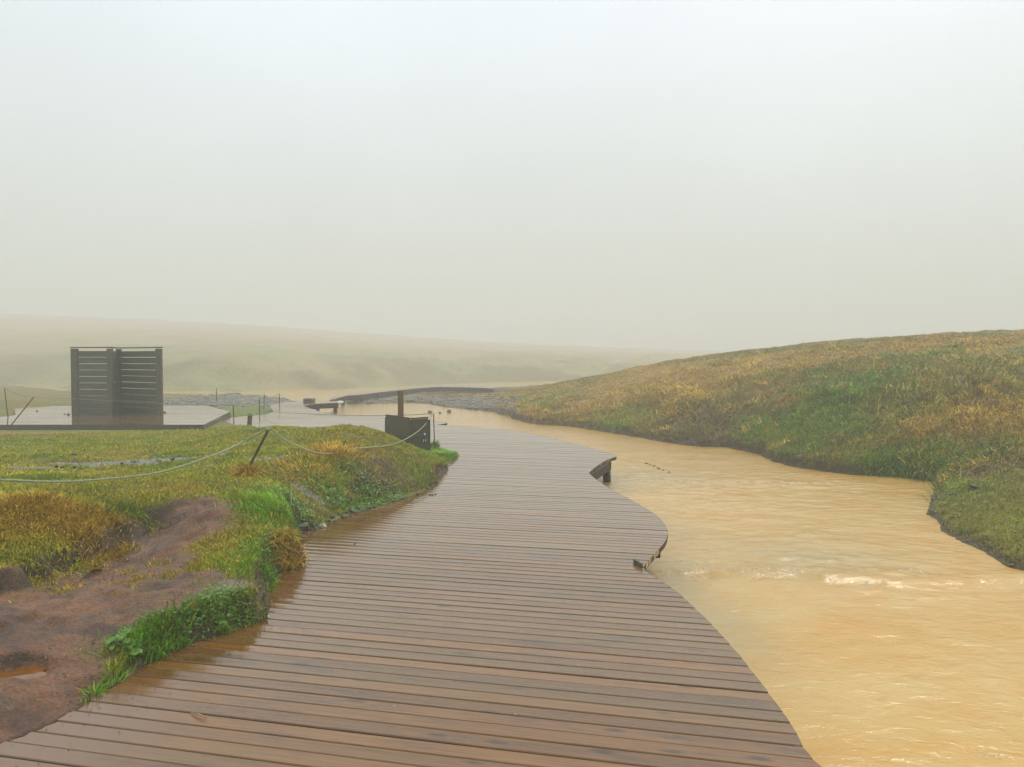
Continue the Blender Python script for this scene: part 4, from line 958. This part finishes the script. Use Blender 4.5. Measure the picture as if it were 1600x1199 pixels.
blades('grass', x, y, z, Ln, Wn, lean, ld, np.clip(cv, 0, .8), 'short yellow green grass and dry tussocks covering the left bank', droop=.6)
# extra long straw on the hump and around the stake and tuft
def clump(px, py, n, rpx, ry, L0, L1, colr, sd_dir=None, lean0=.6, tightness=1.0):
    q = T(px, py); rw = rpx * q[1] / FPX
    x = q[0] + R.normal(0, rw, n); y = q[1] + R.normal(0, ry, n); z = height(x, y); ok = z > q[2] - .25; x, y, z = x[ok], y[ok], z[ok]; n = len(x)
    ld = np.arctan2(y - q[1], x - q[0]) if sd_dir is None else R.normal(sd_dir, .6, n)
    return x, y, z, R.uniform(L0, L1, n), R.uniform(.5, 1.2, n) * (.001 * q[1] + .001), np.abs(R.normal(lean0, .3, n)), ld, np.array(colr) * R.uniform(.5, 1.4, (n, 1))
def clumps(name, lst, label, droop=.7):
    parts_ = [clump(*a) for a in lst]; cat_ = [np.concatenate([p_[i] for p_ in parts_]) for i in range(8)]
    return blades(name, *cat_, label, droop=droop)
STR = DRY * 1.05
clumps('dry_grass', [(25, 822, 2200, 36, .09, .06, .13, STR, -1.3, 1.1), (85, 808, 2200, 32, .08, .06, .14, STR, -1.2, 1.1), (145, 798, 1300, 24, .06, .05, .11, STR * .9, -1.2, 1.1), (60, 845, 1500, 40, .07, .06, .12, YGREEN * 1.2, -1.4, 1.2), (15, 870, 1300, 26, .06, .06, .13, YGREEN, -1.0, 1.2), (195, 795, 1300, 26, .06, .04, .10, GREEN, -1.4, 1.0), (120, 830, 1300, 30, .06, .05, .12, DRY * .6, -1.4, 1.4),
    (386, 742, 500, 7, .06, .12, .25, DRY, -1.5, .9), (515, 708, 420, 14, .1, .06, .16, STR, None, .8), (535, 705, 260, 14, .1, .06, .14, STR, None, .8), (480, 735, 500, 30, .25, .06, .14, DRY, None, .8), (655, 740, 0 + 1, 1, .1, .1, .1, DRY, None, .5), (450, 870, 900, 14, .12, .06, .14, DRY * .9, -.6, .9)],
    'long dry orange straw hanging over the eroded lip of the left bank')
clumps('lush_grass', [(235, 1000, 900, 26, .07, .06, .15, BRIGHT * .9, -1.3, .7), (270, 985, 500, 22, .06, .05, .13, BRIGHT * .8, -1.3, .7), (178, 1062, 110, 6, .05, .03, .08, BRIGHT * .8, None, .5), (147, 1085, 130, 6, .04, .03, .07, BRIGHT * .8, None, .6), (335, 958, 420, 28, .06, .04, .11, BRIGHT * .75, -1.3, .8), (385, 945, 400, 20, .06, .04, .11, GREEN * 1.1, -1.2, .8), (420, 900, 500, 14, .12, .04, .10, BRIGHT, -.6, .8), (440, 800, 1800, 30, .3, .05, .1, BRIGHT, None, .5), (678, 700, 500, 8, .12, .08, .2, BRIGHT * .9, None, .3), (655, 697, 400, 12, .12, .05, .14, BRIGHT * .8, None, .4), (695, 712, 1200, 14, .3, .05, .1, BRIGHT, None, .5),
    (1340, 620, 2500, 45, .8, .1, .25, BRIGHT, -2.2, .9), (1280, 650, 2500, 40, .7, .1, .25, BRIGHT, -2.2, .9), (1400, 725, 2500, 28, .3, .1, .28, BRIGHT * .8, -1.9, .9), (1455, 745, 900, 25, .3, .06, .14, BRIGHT * 1.1, -2, .6), (1215, 675, 1600, 30, .5, .08, .22, BRIGHT * .85, -2.2, .9)],
    'lush bright green grass clumps along the banks')
# right hillside
x, y, d = polar(620000, 6.5, 46, -9, 46)
# (the polar draw thins out with distance; add the grazing far slope)
ok = sdist(x, y, edgeR) > .02; x, y, d = x[ok], y[ok], d[ok]
z, reg, ds, sx_, sy_, c, wt = interp_attr(x, y)
keep = (reg == 3) & (z > WZ + np.where(y > 12.7, .07, .02)) & ~((wt > .35) & (R.rand(len(x)) < .8))
bare = T(1095, 675); bk = np.exp(-(((x - bare[0]) / .9) ** 2 + ((y - bare[1]) / 1.8) ** 2)); keep &= R.rand(len(x)) > bk * .8
x, y, d, z, c, sx_, sy_, dr = [q[keep] for q in (x, y, d, z, c, sx_, sy_, ds[2])]
n = len(x); up_ = sm(10.5, 13.5, y)
flow = fbm(x * .5, y * .5, 141, 3) * 5 - 4.2
lump = fbm(x * 1.6, y * 1.6, 142, 3)
Ln = (.035 + up_ * (.06 + .09 * lump)) * R.uniform(.6, 1.4, n); Ln *= 1 - .65 * sm(21, 27, d); Ln *= (.5 + .5 * sm(0, .5, dr) + .35 * sm(.6, .1, dr) * up_)
Wn = (.0008 * d + .001) * R.uniform(.6, 1.3, n)
lean = np.abs(R.normal(.45, .3, n)) + up_ * (.25 + .45 * lump); lean = np.where(d > 23, lean * .6, lean)
ld = flow + R.normal(0, .7, n)
cv = c * R.uniform(.7, 1.4, (n, 1)); streak = sm(.52, .66, fbm(x * 1.4, y * 2.6, 144, 4)) * up_
dry = (R.rand(n) < .03 + .4 * streak)[:, None]; cv = np.where(dry, DRY * R.uniform(.6, 1.15, (n, 1)), cv)
blades('hill_grass', x, y, z, Ln, Wn, lean, ld, np.clip(cv, 0, .8), 'long matted green and straw coloured grass on the right hillside', droop=.75)

def tussocks(name, n, pxr, pyr, nb, rad, L0, L1, label, cond, dryp, w=.0008):
    out = []
    tries = 0
    while len(out) < n and tries < n * 6:
        tries += 1
        az = rnd.uniform(*pxr); d_ = math.exp(rnd.uniform(math.log(pyr[0]), math.log(pyr[1])))
        cx, cy = d_ * math.sin(az), d_ * math.cos(az)
        if not cond(cx, cy): continue
        out.append((cx, cy, d_))
    A = np.array(out); z_, reg_, ds_, sx1, sy1, c_, wt_ = interp_attr(A[:, 0], A[:, 1])
    res = []
    for i in range(len(A)):
        if wt_[i] > .5 or z_[i] < WZ + .12: continue
        m = int(nb * rnd.uniform(.6, 1.4)); s_ = rnd.uniform(.6, 1.5)
        x_ = A[i, 0] + R.normal(0, rad * s_, m); y_ = A[i, 1] + R.normal(0, rad * s_, m); zz1 = z_[i] + sx1[i] * (x_ - A[i, 0]) + sy1[i] * (y_ - A[i, 1])
        comb = math.atan2(-sy1[i], -sx1[i]) + rnd.gauss(0, .7)
        ld_ = comb + R.normal(0, .75, m)
        isdry = rnd.random() < (dryp(A[i, 0], A[i, 1]) if name == 'turf_tufts' else (.75 if c_[i, 0] > .19 else .10))
        cc_ = (DRY * rnd.uniform(.75, 1.25) if isdry else c_[i] * rnd.uniform(.6, 1.3) * np.array((.9, 1.1, .8)))
        cl = cc_ * R.uniform(.5, 1.5, (m, 1))
        res.append((x_, y_, zz1, R.uniform(L0, L1, m) * s_, (w * A[i, 2] + .001) * R.uniform(.6, 1.2, m), np.abs(R.normal(.85, .3, m)), ld_, cl))
    cat_ = [np.concatenate([p_[k] for p_ in res]) for k in range(8)]
    blades(name, *cat_, label, droop=1.0)
def on_R(x, y): return y > 10.5 and float(sdist(np.array([x]), np.array([y]), edgeR)[0]) > .15
tussocks('tussock_grass', 620, (math.radians(-2), math.radians(40)), (11, 30), 75, .15, .10, .24, 'bent tussocks of straw coloured and green grass scattered over the right hillside', on_R, lambda x, y: .25 + .5 * float(vn(x * .35, y * .35, 9) > .5))
def on_A(x, y): return float(sdist(np.array([x]), np.array([y]), polyA)[0]) > .08 and float(mud_mask(np.array([x]), np.array([y]))[0]) < .3
tussocks('turf_tufts', 420, (math.radians(-38), math.radians(-5)), (4.2, 14), 40, .05, .03, .07, 'small uneven turf tufts on the left bank', on_A, lambda x, y: .3)

# ------------------------------------------------------------------ small leafy plants
def leaf_verts(c, r, tilt, yaw, lobes=5):
    n = 20; pts = [(0, 0, 0)]
    for k in range(n):
        a = -math.pi * .93 + k * (2 * math.pi * .93) / (n - 1); rr = r * (.86 + .14 * abs(math.cos(a * lobes / 2))); pts.append((rr * math.cos(a), rr * math.sin(a), r * .16 * math.cos(a * lobes) * .5 + r * .15))
    M = Matrix.Rotation(yaw, 3, 'Z') @ Matrix.Rotation(tilt, 3, 'Y')
    return [Vector(c) + M @ Vector(p) for p in pts], [(0, k, k + 1) for k in range(1, n)]
def leaf_group(name, centre, n, rad, r0, r1, h, parent, ry=None):
    M = MB(); 
    for i in range(n):
        a = rnd.uniform(0, 6.28); q = rad * math.sqrt(rnd.random()); x_, y_ = centre[0] + q * math.cos(a), centre[1] + (ry or rad) / rad * q * math.sin(a); zb = float(height(x_, y_))
        hh = h * rnd.uniform(.4, 1.1); vs, fs = leaf_verts((x_, y_, zb + hh), rnd.uniform(r0, r1), rnd.uniform(.2, .9), -1.4 + rnd.gauss(0, .9))
        bv = [M.bm.verts.new(v) for v in vs]
        for f in fs: M.bm.faces.new([bv[k] for k in f])
    return M.build(name, M_leaf, parent)
lp = T(197, 1018); o = empty('leafy_plant', lp); tag(o, 'fresh green round leaved plant at the lower tip of the turf by the mud', 'plant')
leaf_group('leaves', (lp[0], lp[1]), 30, .085, .014, .028, .07, o, .07)
MS = MB()
for i in range(9):
    a = rnd.uniform(0, 6.28); MS.tube([(lp[0], lp[1], lp[2] - .01), (lp[0] + .02 * math.cos(a), lp[1] + .02 * math.sin(a), lp[2] + .03), (lp[0] + .05 * math.cos(a), lp[1] + .05 * math.sin(a), lp[2] + .06)], .0018, 5)
MS.build('stems', M_leaf, o)
def herbs(name, spots, label):
    M = MB()
    for (px, py, rpx, ry, n, r0, r1) in spots:
        q = T(px, py); rw = rpx * q[1] / FPX
        for i in range(int(n * 1.6)):
            x_ = q[0] + rnd.gauss(0, rw); y_ = q[1] + rnd.gauss(0, ry)
            zb = float(height(x_, y_))
            if zb < q[2] - .3: continue
            vs, fs = leaf_verts((x_, y_, zb + rnd.uniform(.01, .05)), rnd.uniform(r0, r1), rnd.uniform(.1, .9), -1.4 + rnd.gauss(0, 1.0), 3)
            bv = [M.bm.verts.new(v) for v in (vs[0], vs[1], vs[5], vs[10], vs[15], vs[19])]
            M.bm.faces.new(bv)
    o = M.build(name, M_leaf); return tag(o, label, kind='stuff')
herbs('undergrowth', [(530, 785, 30, .12, 300, .008, .018), (590, 778, 30, .12, 320, .008, .018), (470, 800, 20, .15, 160, .008, .016), (615, 775, 14, .1, 120, .008, .016), (360, 940, 24, .05, 150, .007, .014), (340, 958, 20, .05, 120, .007, .014), (290, 970, 20, .05, 80, .007, .014), (430, 870, 14, .15, 140, .006, .012), (450, 780, 20, .15, 110, .01, .02)],
      'low creeping green herbs at the foot of the bank')
# dandelions
fq = T(1487, 742); o = empty('dandelion', fq); tag(o, 'pair of small yellow dandelion flowers on the mossy right shore', 'flower')
for (dx, dz) in ((-.02, .07), (.035, .055)):
    MB().tube([fq, (fq[0] + dx * .5, fq[1], fq[2] + dz * .6), (fq[0] + dx, fq[1], fq[2] + dz)], .002, 5).build('stem', M_leaf, o)
    M = MB(); c0 = Vector((fq[0] + dx, fq[1], fq[2] + dz))
    for k in range(14):
        a = k * 6.283 / 14; v = [M.bm.verts.new(c0 + Vector(p)) for p in [(0, 0, .002), (.022 * math.cos(a - .2), .022 * math.sin(a - .2), .009), (.026 * math.cos(a), .026 * math.sin(a), .008), (.022 * math.cos(a + .2), .022 * math.sin(a + .2), .009)]]; M.bm.faces.new(v)
    M.build('blossom', M_yellow, o)
# straw and twigs
tw = P(299, 1114, .006); tw2 = P(323, 1122, .008)
o = MB().tube([tw, tuple((Vector(tw) + Vector(tw2)) / 2 + Vector((0, 0, .004))), tw2], [.0028, .004, .003], 6).build('twig', M_straw); tag(o, 'short pale straw twig lying on the near boardwalk planks', 'twig')
tq = [T(134, 1019), T(147, 1024), T(161, 1029)]
o = MB().tube([(a[0], a[1], a[2] + .006) for a in tq], .0018, 5).build('straw_stalk', M_straw); tag(o, 'thin pale straw stalk lying on the brown mud', 'straw')
tq = P(557, 848, .004); o = MB().tube([tq, (tq[0] - .012, tq[1] - .04, .006), (tq[0] + .006, tq[1] - .09, .004)], .003, 5).build('twig', M_clod); tag(o, 'small curled dark twig alone in the middle of the boardwalk', 'twig')

# ------------------------------------------------------------------ haze
bm = bmesh.new(); bmesh.ops.create_cube(bm, size=1)
bmesh.ops.transform(bm, matrix=Matrix.Translation((0, 190, 12)) @ Matrix.Diagonal((600, 440, 28, 1)), verts=bm.verts)
me = bpy.data.meshes.new('haze'); bm.to_mesh(me); bm.free()
hm = bpy.data.materials.new('haze'); hm.use_nodes = True; hn = hm.node_tree; hn.nodes.clear()
ho = hn.nodes.new('ShaderNodeOutputMaterial'); hv = hn.nodes.new('ShaderNodeVolumePrincipled'); hn.links.new(hv.outputs[0], ho.inputs['Volume'])
hv.inputs['Color'].default_value = (.85, .872, .838, 1); hv.inputs['Density'].default_value = .0085; hv.inputs['Anisotropy'].default_value = 0.0
me.materials.append(hm); haze = bpy.data.objects.new('haze', me); col.objects.link(haze); tag(haze, 'pale even fog over the whole valley', kind='stuff')
